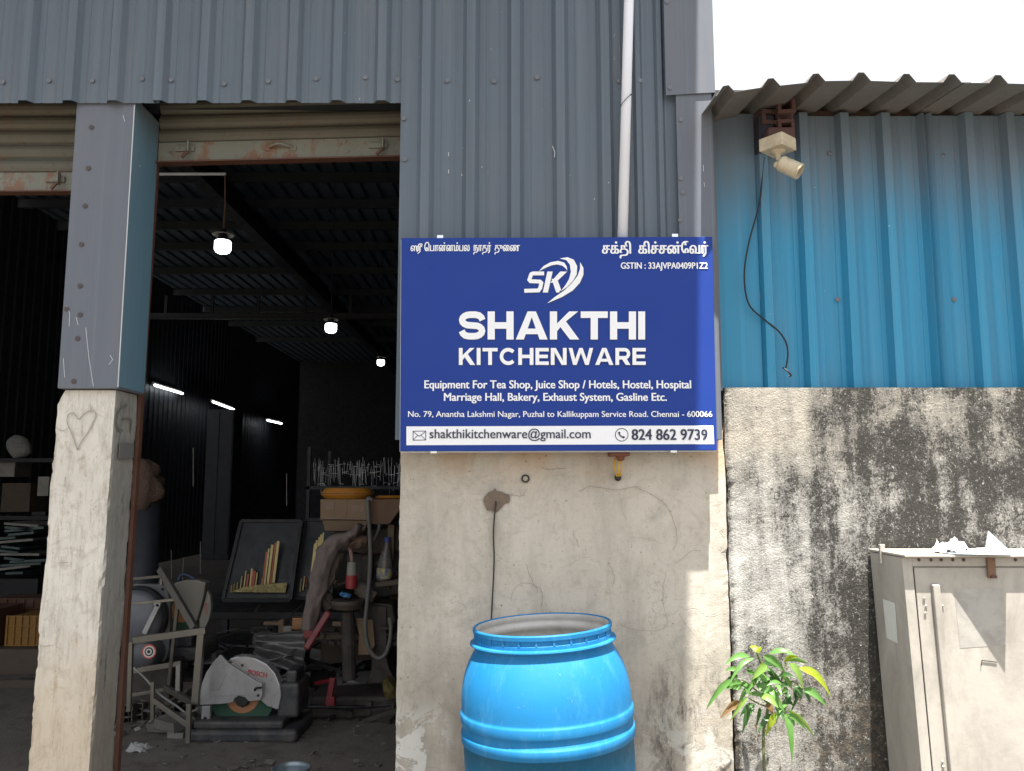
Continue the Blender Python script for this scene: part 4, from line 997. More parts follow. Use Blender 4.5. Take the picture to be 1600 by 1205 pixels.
for q in ((597, 609), (745, 792), (658, 628)): MB().sphere(W(*Z7(*q), YSW - .051), .008, 10, (1, .5, 1)).build('bolt', DARK, cs)
MB().tube(quad([W(*Z7(726, 765), YSW - .055), W(*Z7(735, 752), YSW - .058), W(*Z7(765, 750), YSW - .055)]), .006, 6).build('hook', DARK, cs)
p0, p1 = W(*Z7(686, 668), YSW - .032), W(*Z7(790, 690), YSW - .032); d = (p1 - p0); ang = math.atan2(d.z, d.x)
gw = max(v.x for v in glyphs('BOSCH')[0]); sc0 = d.length / gw
M4 = Matrix.Translation(p0 + Vector((0, -.0015, -.006))) @ Matrix.Rotation(-ang, 4, 'Y') @ Matrix.Rotation(radians(90), 4, 'X') @ Matrix.Diagonal((sc0, sc0 * 1.1, sc0, 1))
textat('BOSCH', M4, REDP, cs)
# base tray
x0, x1 = W(*Z7(392, 1000), 4.68).x, W(*Z7(985, 1000), 4.72).x
TR = mat('black_plastic_tray', (.028, .031, .036), .5, 0, .3, dirt=.75, dcol=(.12, .105, .09), ds=10)
MB().box(x0, x1, 4.60, 4.98, .004, .075).build('base_tray', TR, cs, bevel=.022, bseg=3)
MB().box(x0 + .02, x1 - .08, 4.615, 4.96, .074, .118).build('base_top', TR, cs, bevel=.014, bseg=3)
MB().box(x1 - .14, x1 - .02, 4.70, 4.95, .11, .30).build('rear_bracket', TR, cs, bevel=.02, bseg=3)
MB().box(x1 - .10, x1 - .04, 4.72, 4.9, .29, .36).build('hinge_block', TR, cs, bevel=.012)
mtr = mat('beige_motor_housing', (.15, .14, .12), .5, .2, .2, dirt=.5, dcol=(.12, .1, .08))
a = W(*Z7(905, 745), 4.78)
MB().lathe([(.001, -.10), (.055, -.10), (.066, -.085), (.066, .07), (.05, .09), (.001, .09)], 20, Matrix.Translation(a + Vector((0, .10, 0))) @ Matrix.Rotation(radians(90), 4, 'X')).build('motor', mtr, cs)
for k in range(5): MB().box(a.x - .045, a.x + .05, 4.772, 4.782, a.z - .05 + .022 * k, a.z - .04 + .022 * k).build('motor_fin', mtr, cs)
MB().tube(quad([W(*Z7(880, 700), 4.80), W(*Z7(930, 705), 4.78), W(*Z7(968, 750), 4.78), W(*Z7(985, 830), 4.82)]), .014, 8).build('carry_handle', TR, cs, smooth=True)
v = W(*Z7(455, 940), 4.66); MB().box(v.x - .022, v.x + .024, 4.66, 4.69, v.z - .0, v.z + .085).build('vice_jaw', SILV, cs, bevel=.003)
MB().tube([v + Vector((0, .0, .02)), v + Vector((0, -.0, .02)) + Vector((.0, .25, 0))], .010, 8).build('vice_screw', STEEL, cs)

# ---- rear cut-off saw
YR = 5.25
c = W(*Z7(330, 330), YR); rs = thing('cutoff_saw', 'beige dusty cut-off saw behind the welded frame, disc tilted up with orange label', 'power saw', (c.x, YR, 0))
disc(c + Vector((-.01, 0, 0)), px2m(31, YR), .002, 40).build('cutting_disc', GREEN, rs)
disc(c + Vector((-.0, -.003, .0)), px2m(17, YR), .001, 28).build('disc_label', ORNG, rs)
BEI = mat('beige_guard', (.19, .18, .15), .55, .1, .15, 5, dirt=.5, dcol=(.17, .14, .11))
poly_at([(265, 205), (310, 172), (370, 157), (430, 158), (473, 172), (462, 245), (425, 380), (400, 360), (350, 300), (310, 262), (262, 250)], YR, -.045, .03).build('disc_guard', BEI, rs, bevel=.01)
poly_at([(474, 215), (490, 250), (495, 310), (485, 370), (462, 420), (432, 432), (428, 378), (455, 290)], YR, -.02, .02).build('guard_shell', mat('pale_guard_shell', (.24, .225, .19), .6, 0, .12), rs, bevel=.006)
p0, p1 = W(*Z7(452, 290), YR - .048), W(*Z7(452, 350), YR - .048)
M4 = Matrix.Translation(p0 + Vector((.004, -.002, 0))) @ Matrix.Rotation(radians(85), 4, 'Y') @ Matrix.Rotation(radians(90), 4, 'X') @ Matrix.Diagonal(((p0 - p1).length / gw,) * 3 + (1,))
textat('BOSCH', M4, REDP, rs)
MB().tube(quad([W(*Z7(312, 165), YR), W(*Z7(320, 140), YR), W(*Z7(350, 132), YR), W(*Z7(400, 158), YR)]), .012, 8).build('carry_handle', mat('dark_blue_handle', (.02, .035, .07), .5), rs, smooth=True)
MB().box(c.x - .13, c.x + .12, YR + .02, YR + .35, .30, .38).build('base_tray', TR, rs, bevel=.012)
MB().box(c.x - .05, c.x + .05, YR + .05, YR + .15, .38, c.z).build('rear_bracket', TR, rs, bevel=.01)
for dx in (-.1, .09):
    for dy in (.05, .3): MB().box(c.x + dx, c.x + dx + .03, YR + dy, YR + dy + .03, 0.01, .30).build('stand_leg', DULL, rs)
# ---- grey saw at the pillar
YG = 5.0
c = W(*Z7(150, 330), YG); gs = thing('grinding_machine', 'grey round housed grinding machine with red ringed label, half behind the pillar', 'machine', (c.x, YG, 0))
poly_at([(40, 185), (205, 190), (232, 210), (245, 300), (244, 420), (240, 560), (215, 620), (40, 620)], YG, .05, .09).build('back_plate', mat('mid_grey_casting', (.11, .112, .118), .5, .2, .15, dirt=.3), gs, bevel=.01)
m_ = Matrix.Translation(W(*Z7(75, 370), YG)) @ Matrix.Rotation(radians(90), 4, 'X')
MB().lathe([(.001, .05), (px2m(34, YG), .045), (px2m(42, YG), .02), (px2m(43, YG), -.05)], 40, m_).build('wheel_guard', mat('blue_grey_casting', (.13, .14, .16), .5, .2, .12, dirt=.3), gs, smooth=True)
MB().lathe([(px2m(43.5, YG), .012), (px2m(47, YG), .0), (px2m(47, YG), -.04)], 40, m_).build('black_band', BLACK, gs)
MB().bar(W(*Z7(205, 290), YG - .07), W(*Z7(125, 455), YG - .07), .03, .02).build('handle', SILV, gs, bevel=.004)
MB().bar(W(*Z7(180, 285), YG - .07), W(*Z7(212, 300), YG - .07), .03, .02).build('handle_head', SILV, gs, bevel=.004)
for q in ((160, 230), (223, 212)): MB().sphere(W(*Z7(*q), YG + .048), .009, 10).build('bolt', BLACK, gs)
cm = W(*Z7(140, 560), YG); m_ = Matrix.Translation(cm) @ Matrix.Rotation(radians(90), 4, 'X')
MB().lathe([(.001, .09), (px2m(17, YG), .088), (px2m(21, YG), .06), (px2m(22, YG), -.05)], 36, m_).build('motor_cap', mat('motor_grey', (.09, .095, .105), .5, .1, .12, dirt=.3), gs, smooth=True)
cl = W(*Z7(150, 553), YG - .092); mr_ = mat('label_red', (.5, .09, .07), .5); mw = mat('label_white', (.6, .58, .53), .5)
for i in range(5):
    rr = px2m(10.5 - i * 2, YG); m6 = Matrix.Translation(cl + Vector((0, -.0012 * i, 0))) @ Matrix.Rotation(radians(90), 4, 'X')
    MB().lathe([(.001, 0), (rr, 0)], 28, m6).build('round_label', (mr_, mw, DARK, mw, DARK)[i], gs)
MB().box(c.x - .2, c.x + .12, YG + .06, YG + .3, .01, .33).build('pedestal', DUSTY, gs, bevel=.01)

# ---- welded square-tube frame
fm = thing('welded_frame', 'unfinished welded frame of steel square tubes leaning beside the pillar', 'metal frame', W(*Z7(360, 1050), 4.55))
for a, b_, w, Ya, Yb in (((212, 105), (400, 425), 34, 4.9, 4.55), ((62, 492), (458, 437), 34, 4.45, 4.55), ((436, 452), (402, 838), 36, 4.55, 4.55), ((66, 658), (325, 616), 26, 4.75, 4.8),
                         ((313, 610), (308, 775), 24, 4.8, 4.75), ((240, 748), (388, 832), 30, 4.85, 4.6), ((168, 812), (360, 950), 26, 4.5, 4.5), ((368, 836), (363, 1052), 24, 4.5, 4.5), ((170, 720), (169, 925), 20, 4.55, 4.55),
                         ((45, 792), (245, 757), 18, 4.85, 4.9), ((308, 272), (258, 735), 18, 4.72, 4.8), ((62, 292), (306, 268), 15, 4.7, 4.72), ((66, 156), (214, 142), 15, 5.0, 4.92), ((52, 500), (40, 880), 22, 4.5, 4.5), ((218, 120), (216, 190), 14, 4.95, 4.95)):
    wm = px2m(w / 3.493, (Ya + Yb) / 2); pa, pb = W(*Z7(*a), Ya), W(*Z7(*b_), Yb)
    MB().bar(pa, pb, wm, wm * .9).build('square_tube', STEEL, fm, bevel=.002)
tag(MB().tube(quad([W(*Z7(66, 640), 4.62), W(*Z7(130, 700), 4.6), W(*Z7(200, 780), 4.58), W(*Z7(300, 850), 4.56), W(*Z7(355, 885), 4.55), W(*Z7(420, 865), 4.6)]), .0055, 6).build('grey_cable', mat('grey_cable', (.25, .25, .24), .6), smooth=True), 'thin grey cable drooping through the welded frame to the front saw', 'cable')
# channel offcuts on the floor behind the frame
co_ = None
for k, (a, b_) in enumerate([(60, 905), (95, 905), (130, 905), (60, 870), (95, 872), (130, 870), (62, 838), (98, 838), (134, 838), (280, 830), (265, 860)]):
    q = W(*Z7(a, b_), 5.05); w = .043; mb = MB(); rt_ = radians(random.uniform(-14, 14)) + (radians(-30) if k > 8 else 0)
    m_ = Matrix.Translation(Vector((q.x, 4.95 + .05 * (k % 3), max(.02, q.z)))) @ Matrix.Rotation(rt_, 4, 'Y')
    for bx in ((-w, w, 0, .35, -.018, -.013), (-w, w, 0, .35, .013, .018), (-w, -w + .005, 0, .35, -.013, .013), (w - .005, w, 0, .35, -.013, .013)): mb.box(*bx, m_)
    o = mb.build('steel_offcut', STEEL); tag(o, 'short hollow rectangular steel offcut piled on the floor behind the welded frame', 'steel offcut', 'steel offcuts piled behind the welded frame')
Z2 = lambda a, b: (340 + a / 2.94, 700 + b / 2.94)
def lbl(o, *a, **k): return tag(o, *a, **k)
# ---- red-brown bundle on a dark post by the pillar
bd_ = thing('wrapped_bundle', 'pinkish brown crumpled sack on a dark post just right of the pillar', 'bundle', (W(230, 900, 5.4).x, 5.4, 0))
cc = W(226, 757, 5.4)
mb = MB().sphere((0, 0, 0), .16, 28, (.72, .7, 1.0))
for v in mb.v:
    d = 1 + .4 * noise.noise(v * 9) + .3 * noise.noise(v * 21); v *= d; v += cc
mb.build('sack', mat('brown_sackcloth', (.10, .062, .045), .85, 0, .4, 12, dirt=.5, dcol=(.07, .04, .03), bump=.8, bs=30, bd=.02), bd_, smooth=True)
MB().tube([(cc.x, 5.42, .02), (cc.x + .01, 5.42, cc.z - .1)], [.12, .085], 14).build('post', mat('dark_tarpaulin', (.02, .022, .03), .7), bd_, smooth=True)
# ---- leaning panels; gold and red strips stand in for reflections
GOLD = mat('gold_glint', (.42, .33, .13), .35, .35, .2, 20); GRED = mat('red_glint', (.45, .10, .05), .5)
PANEL = mat('black_mirror_panel', (.006, .006, .007), .45, .0, .1, bump=0)
def panel(x0, y0, x1, y1, skew, Y, label, strips):
    t = thing('leaning_panel', label, 'panel', W((x0 + x1) / 2, y1, Y)); t.location.z = 0
    P = [W(*Z2(x0, y1), Y - .05), W(*Z2(x1, y1), Y - .05), W(*Z2(x1 + skew * .6, y0), Y + .1), W(*Z2(x0 + skew, y0), Y + .1)]
    n = Vector((0, .012, 0)); mb = MB(); mb.add(P + [p + n for p in P], [(0, 1, 2, 3), (7, 6, 5, 4), (0, 4, 5, 1), (1, 5, 6, 2), (2, 6, 7, 3), (3, 7, 4, 0)]); mb.build('sheet', PANEL, t)
    for a, b_ in zip(P, P[1:] + P[:1]): MB().bar(a, b_, .028, .03).build('frame_bar', BLACK, t, bevel=.003)
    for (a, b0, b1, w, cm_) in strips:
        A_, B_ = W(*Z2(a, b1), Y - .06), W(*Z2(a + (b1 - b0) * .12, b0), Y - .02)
        MB().bar(A_, B_, px2m(w / 2.94, Y), .006).build('glint_strip', cm_, t)
    return t
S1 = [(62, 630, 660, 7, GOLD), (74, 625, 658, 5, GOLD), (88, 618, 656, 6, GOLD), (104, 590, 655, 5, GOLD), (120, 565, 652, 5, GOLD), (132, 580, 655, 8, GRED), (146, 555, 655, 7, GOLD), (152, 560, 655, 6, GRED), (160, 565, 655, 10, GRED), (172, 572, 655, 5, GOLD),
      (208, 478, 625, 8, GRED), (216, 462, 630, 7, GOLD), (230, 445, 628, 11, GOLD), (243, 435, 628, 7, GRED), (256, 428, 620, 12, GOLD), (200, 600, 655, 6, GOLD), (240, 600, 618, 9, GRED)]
t = panel(25, 335, 335, 700, 85, 6.4, 'dark shiny framed panel with gold and red reflections built as strips, leaning inside behind the saws', S1)
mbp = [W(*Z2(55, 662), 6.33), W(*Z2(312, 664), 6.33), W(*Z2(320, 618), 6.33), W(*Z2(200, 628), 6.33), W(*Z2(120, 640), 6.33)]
MB().prism([(p.x, p.z) for p in mbp], 6.325, 6.335).build('gold_base', mat('gold_mottled_glint', (.50, .40, .18), .4, .3, .5, 60, dirt=.8, dcol=(.1, .07, .02), ds=40), t)  # mottled gold colour for the reflection along the panel's foot
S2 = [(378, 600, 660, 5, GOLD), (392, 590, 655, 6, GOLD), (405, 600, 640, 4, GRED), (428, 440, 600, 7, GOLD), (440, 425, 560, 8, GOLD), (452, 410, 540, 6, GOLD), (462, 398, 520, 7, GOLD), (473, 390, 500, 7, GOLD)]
panel(345, 330, 520, 690, 60, 6.5, 'dark framed panel with gold reflections built as strips, partly hidden by the hanging cloth', S2)
# ---- dusty machine and everything on it
YM = 5.1
mc = thing('dusty_machine', 'old dusty brown workshop machine with round table beside the doorway edge', 'machine', (W(*Z2(740, 900), YM).x, YM + .1, 0))
def P2(pts, Y, y0, y1, name, m, parent, bevel=.006):
    P = [W(*Z2(a, b), Y) for a, b in pts]; return MB().prism([(p.x, p.z) for p in P], Y + y0, Y + y1).build(name, m, parent, bevel=bevel)
P2([(706, 720), (775, 730), (775, 960), (790, 1020), (820, 1075), (680, 1085), (706, 1020)], YM, 0, .2, 'column', DUSTY, mc)
P2([(640, 735), (700, 712), (800, 720), (815, 800), (790, 830), (700, 800), (650, 780)], YM, .02, .22, 'arm', DUSTY, mc, .012)
cx = W(*Z2(598, 712), YM - .1); MB().lathe([(.001, .02), (px2m(25, YM), .018), (px2m(25.5, YM), 0), (px2m(23, YM), -.03), (.03, -.05)], 36, Matrix.Translation(cx)).build('round_table', mat('worn_brown_table', (.065, .05, .04), .6, .2, .2), mc, smooth=False)
MB().tube([cx + Vector((0, 0, -.05)), Vector((cx.x + .02, cx.y, .25))], .04, 12).build('table_post', DUSTY, mc)
P2([(560, 500), (835, 480), (845, 690), (720, 715), (560, 640)], YM, .22, .34, 'head_block', DARK, mc, .01)
P2([(500, 385), (850, 365), (850, 480), (700, 500), (520, 470)], YM, .1, .4, 'top_casting', mat('brown_casting', (.055, .042, .032), .8, 0, .3, 7), mc, .02)
P2([(655, 495), (700, 490), (705, 600), (680, 640), (652, 600)], YM, .02, .14, 'spindle', DUSTY, mc, .01)
MB().box(W(*Z2(430, 1085), YM).x, -.5, YM - .05, YM + .3, .012, .14).build('foot', DUSTY, mc, bevel=.02)
o = P2([(725, 618), (845, 606), (845, 625), (725, 640)], YM - .08, 0, .22, 'side_shelf', WOOD, mc, .002)
# brown boards under the table
bo = lbl(P2([(420, 862), (725, 862), (728, 1015), (470, 1040), (420, 1030)], YM, .30, .33, 'brown_board', mat('brown_sheet_board', (.065, .048, .034), .85, 0, .3, 4), None, .002), 'brown board standing on edge under the machine table', 'board')
P = [W(*Z2(395, 872), YM - .02), W(*Z2(725, 856), YM - .02)]
lbl(MB().box(P[0].x, P[1].x, YM + .02, YM + .28, P[0].z - .02, P[0].z + .012).build('work_shelf', WOOD, bevel=.003), 'narrow wooden shelf board behind the red handle', 'shelf')
# torn cardboard hung on the machine
lbl(P2([(634, 780), (712, 790), (722, 905), (700, 950), (645, 950), (650, 860)], YM - .06, 0, .006, 'torn_cardboard', CARD, None, .001), 'torn piece of cardboard hanging on the machine column', 'cardboard')
# boxes and yellow covers
def boxpx(x0, y0, x1, y1, Y, depth, name, m, label, cat, taper=0, parent=None):
    a, b_ = W(*Z2(x0, y0), Y), W(*Z2(x1, y1), Y)
    mb = MB().box(a.x, b_.x, Y, Y + depth, b_.z, a.z)
    if taper:
        cxm = (a.x + b_.x) / 2
        for v in mb.v:
            if v.z < (a.z + b_.z) / 2: v.x = cxm + (v.x - cxm) * taper
    o = mb.build(name, m, parent, bevel=.004)
    if label: tag(o, label, cat)
    return o
b1 = thing('cardboard_box', 'worn taped cardboard box under the front yellow basin', 'box', W(*Z2(570, 345), YM))
boxpx(472, 236, 688, 330, YM - .06, .3, 'carton', CARD, None, None, .98, b1); boxpx(480, 332, 690, 382, YM - .05, .28, 'lower_carton', mat('brown_carton', (.14, .095, .06), .9, 0, .25, 6), None, None, .86, b1)
tp = mat('brown_tape', (.17, .11, .075), .5)
for (x0, y0, x1, y1) in ((494, 248, 535, 285), (617, 262, 675, 295), (589, 238, 592, 328)): boxpx(x0, y0, x1, y1, YM - .0625, .002, 'tape', tp, None, None, 0, b1)
P2([(474, 318), (688, 326), (688, 331), (476, 326)], YM - .064, 0, .01, 'flap_edge', tp, b1, .001)
P2([(692, 236), (850, 236), (850, 270), (790, 350), (692, 350)], YM, -.02, .25, 'cardboard_box', mat('tan_carton', (.15, .085, .055), .9, 0, .25, 6, dirt=.4), None, .004)
tag(bpy.data.objects['cardboard_box.001'], 'tan cardboard box under the rear yellow basin, cut by the doorway edge', 'box')
YEL = mat('dusty_yellow_plastic', (.36, .14, .010), .5, 0, .12, 5, dirt=.3, dcol=(.3, .17, .06))
def lid(x0, x1, y0, y1, Y, label):
    a, b_ = W(*Z2(x0, (y0 + y1) / 2), Y), W(*Z2(x1, (y0 + y1) / 2), Y); h = px2m((y1 - y0) / 2.94, Y); R = (b_.x - a.x) / 2; cxx = (a.x + b_.x) / 2
    t = thing('yellow_basin', label, 'basin', (cxx, Y + R * .6, a.z - h / 2), 'yellow plastic basins on the boxes')
    m_ = Matrix.Translation((cxx, Y + R * .6, a.z)) @ Matrix.Diagonal((1, .6, 1, 1))
    MB().lathe([(.001, h * .5), (R * .80, h * .5), (R * .86, h * .42), (R, .0)], 32, m_, False).build('upper_dish', YEL, t)
    MB().lathe([(R * .98, -.003), (R * .99, -h * .1), (R * .80, -h * .48), (.001, -h * .5)], 32, m_).build('lower_dish', YEL, t)
lid(458, 702, 184, 236, YM - .05, 'wide yellow plastic basin on top of the worn taped cardboard box')
lid(712, 880, 219, 241, YM + .02, 'second yellow basin further right, cut off by the doorway edge')
# cloth
CLO = mat('dusty_mauve_cloth', (.15, .12, .11), .95, 0, .25, 8, bump=.7, bs=25, bd=.015)
def cloth(pl_, wd, Y, name, label, m, depth=.05, seed=0):
    pts = quad([(a, b_, 0) for a, b_ in pl_]); ws = wd; mb = MB(); n = len(pts); k0 = 28
    for i, p in enumerate(pts):
        t = pts[min(i + 1, n - 1)] - pts[max(i - 1, 0)]; nn = Vector((-t.y, t.x, 0)).normalized()
        u = i / (n - 1) * (len(ws) - 1); w = ws[int(u)] + (ws[min(int(u) + 1, len(ws) - 1)] - ws[int(u)]) * (u - int(u))
        for j in range(k0):
            a = 2 * pi * j / k0; q = p + nn * (w / 2) * cos(a) * (1 + .25 * noise.noise(Vector((seed, i * .3, round(cos(a)))))); rr = 1 + .25 * noise.noise(Vector((cos(a) * 1.5 + seed, i * .25, sin(a) * 1.5))); fo = 1 + .30 * noise.noise(Vector((cos(a) * 3.5 + seed, i * .07, sin(a) * 3.5))) + .12 * sin(i * .9 + 3 * cos(a))
            v = W(*Z2(q.x, q.y), Y); v.y += depth * sin(a) * rr * fo + .012 * noise.noise(Vector((i * .3, a * 2, seed))); v.x += .012 * noise.noise(Vector((a, i * .35, 7 + seed))); mb.v.append(v)
    for i in range(n - 1):
        for j in range(k0): mb.f.append((i * k0 + j, i * k0 + (j + 1) % k0, (i + 1) * k0 + (j + 1) % k0, (i + 1) * k0 + j))
    mb.f.append(tuple(range(k0))[::-1]); mb.f.append(tuple((n - 1) * k0 + j for j in range(k0)))
    return tag(mb.build(name, m, smooth=True), label, 'cloth')
cloth([(655, 352), (628, 392), (590, 412), (530, 445), (490, 520), (465, 620), (440, 720), (418, 838)], [26, 40, 50, 88, 92, 84, 76, 66], YM - .14, 'hanging_cloth', 'long dusty mauve trouser cloth draped over the machine', CLO)
cloth([(560, 478), (540, 530), (520, 600), (505, 650)], [40, 50, 42, 20], YM - .1, 'hanging_rag', 'short brown rag hanging right behind the long draped cloth', mat('brown_rag', (.10, .078, .062), .95, bump=.7, bs=30, bd=.01), .03, 3)
cloth([(612, 440), (650, 430), (690, 425)], [40, 66, 40], YM - .09, 'knotted_rag', 'knotted orange brown rag tied at the machine top', mat('orange_brown_rag', (.13, .08, .055), .95, bump=.8, bs=30, bd=.01), .05, 5)
cloth([(470, 650), (500, 700), (520, 740)], [50, 70, 50], YM - .06, 'rag', 'crumpled dusty rag below the draped cloth beside the round table', mat('grey_brown_rag', (.08, .065, .055), .95, bump=.8, bs=30, bd=.01), .05, 6)
cloth([(640, 640), (680, 660), (720, 690)], [60, 75, 50], YM - .04, 'rag', 'pale brown rag lying behind the hose above the round table', mat('pale_rag', (.12, .1, .08), .95, bump=.8, bs=30, bd=.01), .05, 8)
# hose
HOS = mat('grey_hose', (.10, .098, .09), .6, 0, .12)
tag(MB().tube(quad([W(*Z2(a, b_), YM - .13 - .0) for a, b_ in ((712, 240), (694, 232), (690, 250), (694, 320), (700, 420), (702, 520), (696, 620), (686, 720), (678, 820), (688, 900), (714, 950), (745, 966), (775, 940), (792, 880), (796, 820), (790, 780))]), px2m(3.3, YM), 10).build('hose', HOS, smooth=True), 'grey flexible hose hanging in a long loop from the boxes', 'hose')
tag(MB().tube(quad([W(*Z2(a, b_), YM - .02) for a, b_ in ((745, 345), (735, 390), (710, 440), (700, 470))]), px2m(2.6, YM), 8).build('hose', HOS, smooth=True), 'short grey hose end under the tan cardboard box', 'hose')
# plug connector
c = W(*Z2(616, 585), YM - .13); pg = thing('cable_connector', 'grey industrial plug with a red end hanging on a cord', 'plug', c)
w = px2m(8, YM); h = px2m(20, YM)
MB().lathe([(w * .5, h), (w * .85, h * .9), (w * .95, 0), (w, -.001)], 20, Matrix.Translation(c)).build('grip', mat('pale_grey_plug', (.22, .215, .18), .6, dirt=.3), pg, smooth=True)
MB().lathe([(w * 1.05, .002), (w * 1.08, -h * .1), (w * 1.0, -h * .95), (.001, -h)], 20, Matrix.Translation(c)).build('red_end', mat('red_plug', (.26, .018, .025), .5, dirt=.2), pg, smooth=False)
MB().tube(quad([c + Vector((0, 0, h)), W(*Z2(612, 480), YM - .12), W(*Z2(606, 455), YM - .09), W(*Z2(625, 430), YM - .06)]), .012, 8).build('cord', mat('pinkish_cord', (.25, .15, .13), .7), pg, smooth=True)
# bottle
c = W(*Z2(763, 612), YM - .02); bt = thing('plastic_bottle', 'dusty clear plastic bottle with blue cap and blue yellow label on the side shelf', 'bottle', c)
R = px2m(12, YM); hh = px2m(66, YM)
gl = mat('dusty_clear_plastic', (.2, .18, .165), .25, 0, .15); gl.node_tree.nodes['Principled BSDF'].inputs['Transmission Weight'].default_value = .45
m_ = Matrix.Translation(c) @ Matrix.Rotation(radians(4), 4, 'Y')
MB().lathe([(.001, 0), (R * .9, .002), (R, .02), (R * .96, hh * .3), (R, hh * .42), (R * .8, hh * .55), (R * .45, hh * .78), (R * .32, hh * .88), (R * .32, hh * .92)], 24, m_).build('body', gl, bt, smooth=True)
MB().lathe([(R * 1.015, hh * .08), (R * 1.015, hh * .30)], 24, m_).build('label', mat('bottle_label', (.05, .09, .30), .5, 0, .5, 60, dirt=1, dcol=(.5, .42, .12), ds=28, dedge=.5), bt)
MB().lathe([(R * .4, hh * .9), (R * .42, hh), (.001, hh)], 16, m_).build('cap', mat('blue_cap', (.03, .06, .22), .5), bt)
c = W(*Z2(797, 435), YM + .05); tag(MB().box(c.x - .02, c.x + .02, YM + .03, YM + .06, c.z - .14, c.z + .11).build('wood_batten', mat('pale_wood', (.13, .1, .06), .8, 0, .2), bevel=.002), 'short upright pale wood batten behind the bottle', 'batten')
# blue rag bit, red handle etc
cloth([(565, 668), (585, 675), (612, 682)], [16, 24, 14], YM - .14, 'blue_rag', 'small bright blue rag on the round table', mat('blue_rag', (.05, .16, .34), .9), .03, 9)
a, b_ = W(*Z2(512, 752), YM - .2), W(*Z2(405, 925), YM - .25); RED = mat('red_paint', (.16, .010, .014), .4, 0, .15, dirt=.3, dcol=(.1, .03, .03))
t = thing('red_lever', 'long red machine lever slanting down from the round table', 'lever', b_)
MB().bar(a, b_, px2m(10, YM), .03).build('grip', RED, t, bevel=.01)
MB().bar(W(*Z2(395, 858), YM - .2), W(*Z2(470, 850), YM - .2), .04, .02).build('pivot', RED, t, bevel=.004)
t = thing('red_bracket', 'bent red metal bracket standing on the floor beside white paper', 'bracket', W(*Z2(520, 1180), 4.9))
MB().bar(W(*Z2(530, 1055), 4.9), W(*Z2(508, 1180), 4.9), px2m(9, 4.9), .03).build('upright', RED, t, bevel=.003)
MB().bar(W(*Z2(540, 1062), 4.9), W(*Z2(450, 1080), 4.95), px2m(5, 4.9), .03).build('top_arm', RED, t, bevel=.003)
MB().box(*[v for v in (W(*Z2(500, 1150), 4.9).x, W(*Z2(540, 1150), 4.9).x, 4.88, 4.93)], W(*Z2(500, 1182), 4.9).z, W(*Z2(500, 1140), 4.9).z).build('foot', RED, t, bevel=.003)
def floorcrumple(px, py, w, d, amp, name, label, cat, m, seed, z=.012):
    Y = floorY(py); x = W(px, py, Y).x
    return tag(crumple(x - w / 2, x + w / 2, Y - d / 2, Y + d / 2, z, amp, seed, 10).build(name, m, thick=.0008), label, cat)
floorcrumple(541, 1092, .19, .22, .09, 'crumpled_paper', 'crumpled white paper on the workshop floor by the red bracket', 'paper', mat('floor_paper', (.4, .4, .39), .8), 4)
floorcrumple(217, 1176, .10, .10, .06, 'paper_scrap', 'small white paper scrap on the floor near the pillar foot', 'paper', mat('floor_paper', (.35, .35, .34), .8), 6)
floorcrumple(489, 1102, .16, .25, .07, 'plastic_sheet_scrap', 'grey translucent plastic scrap on the floor right of the front saw', 'plastic', mat('grey_plastic', (.2, .22, .23), .3), 8)
floorcrumple(578, 1096, .06, .06, .05, 'paper_scrap', 'tiny pale scrap right of the crumpled floor paper', 'paper', mat('floor_paper', (.45, .43, .4), .8), 11)
c = W(*Z2(795, 1110), 5.0)
cloth([(775, 1060), (792, 1100), (800, 1145)], [30, 62, 60], 5.0, 'yellow_bag', 'crumpled dirty yellow bag on the floor by the doorway edge', mat('dirty_yellow_bag', (.10, .075, .02), .7), .06, 12)
# bent galvanised sheet
mb = MB(); gp = [(175, 862), (395, 835), (402, 905), (420, 985), (330, 1075), (260, 1040), (200, 960)]
def sh(u, v):
    x = 175 + 230 * u + 20 * v; y = 862 - 28 * u + (60 + 150 * u) * v
    p = W(*Z2(x, y), 5.3); p.y = 5.3 - .12 * v + .05 * noise.noise(Vector((u * 3, v * 3, 2))) + .02 * sin(v * 18); return p
tag(mb.grid(sh, 16, 16).build('bent_sheet', mat('smoky_plastic_sheet', (.11, .108, .103), .35, .25, .2, 6, dirt=.6, dcol=(.12, .1, .08)), smooth=True, thick=.002), 'bent grey translucent sheet standing behind the front saw', 'sheet')
for i, (a, b_, c_, d_, w) in enumerate(((180, 985, 350, 955, 9), (215, 1000, 340, 1010, 8), (300, 965, 360, 925, 8), (340, 1060, 365, 1000, 9))):
    tag(MB().tube([W(*Z2(a, b_), 5.12), W(*Z2(c_, d_), 5.2)], px2m(w / 5.9, 5.1), 8).build('grey_pipe', mm('pipe_grey', (.16, .15, .13), .4, .4, .2), smooth=True), ('lowest left dusty pipe leaning on the bent grey sheet', 'second dusty pipe just under the first on the bent sheet', 'dusty pipe end sticking up at the right of the bent sheet', 'short pipe standing at the lower right corner of the bent sheet')[i], 'pipe')
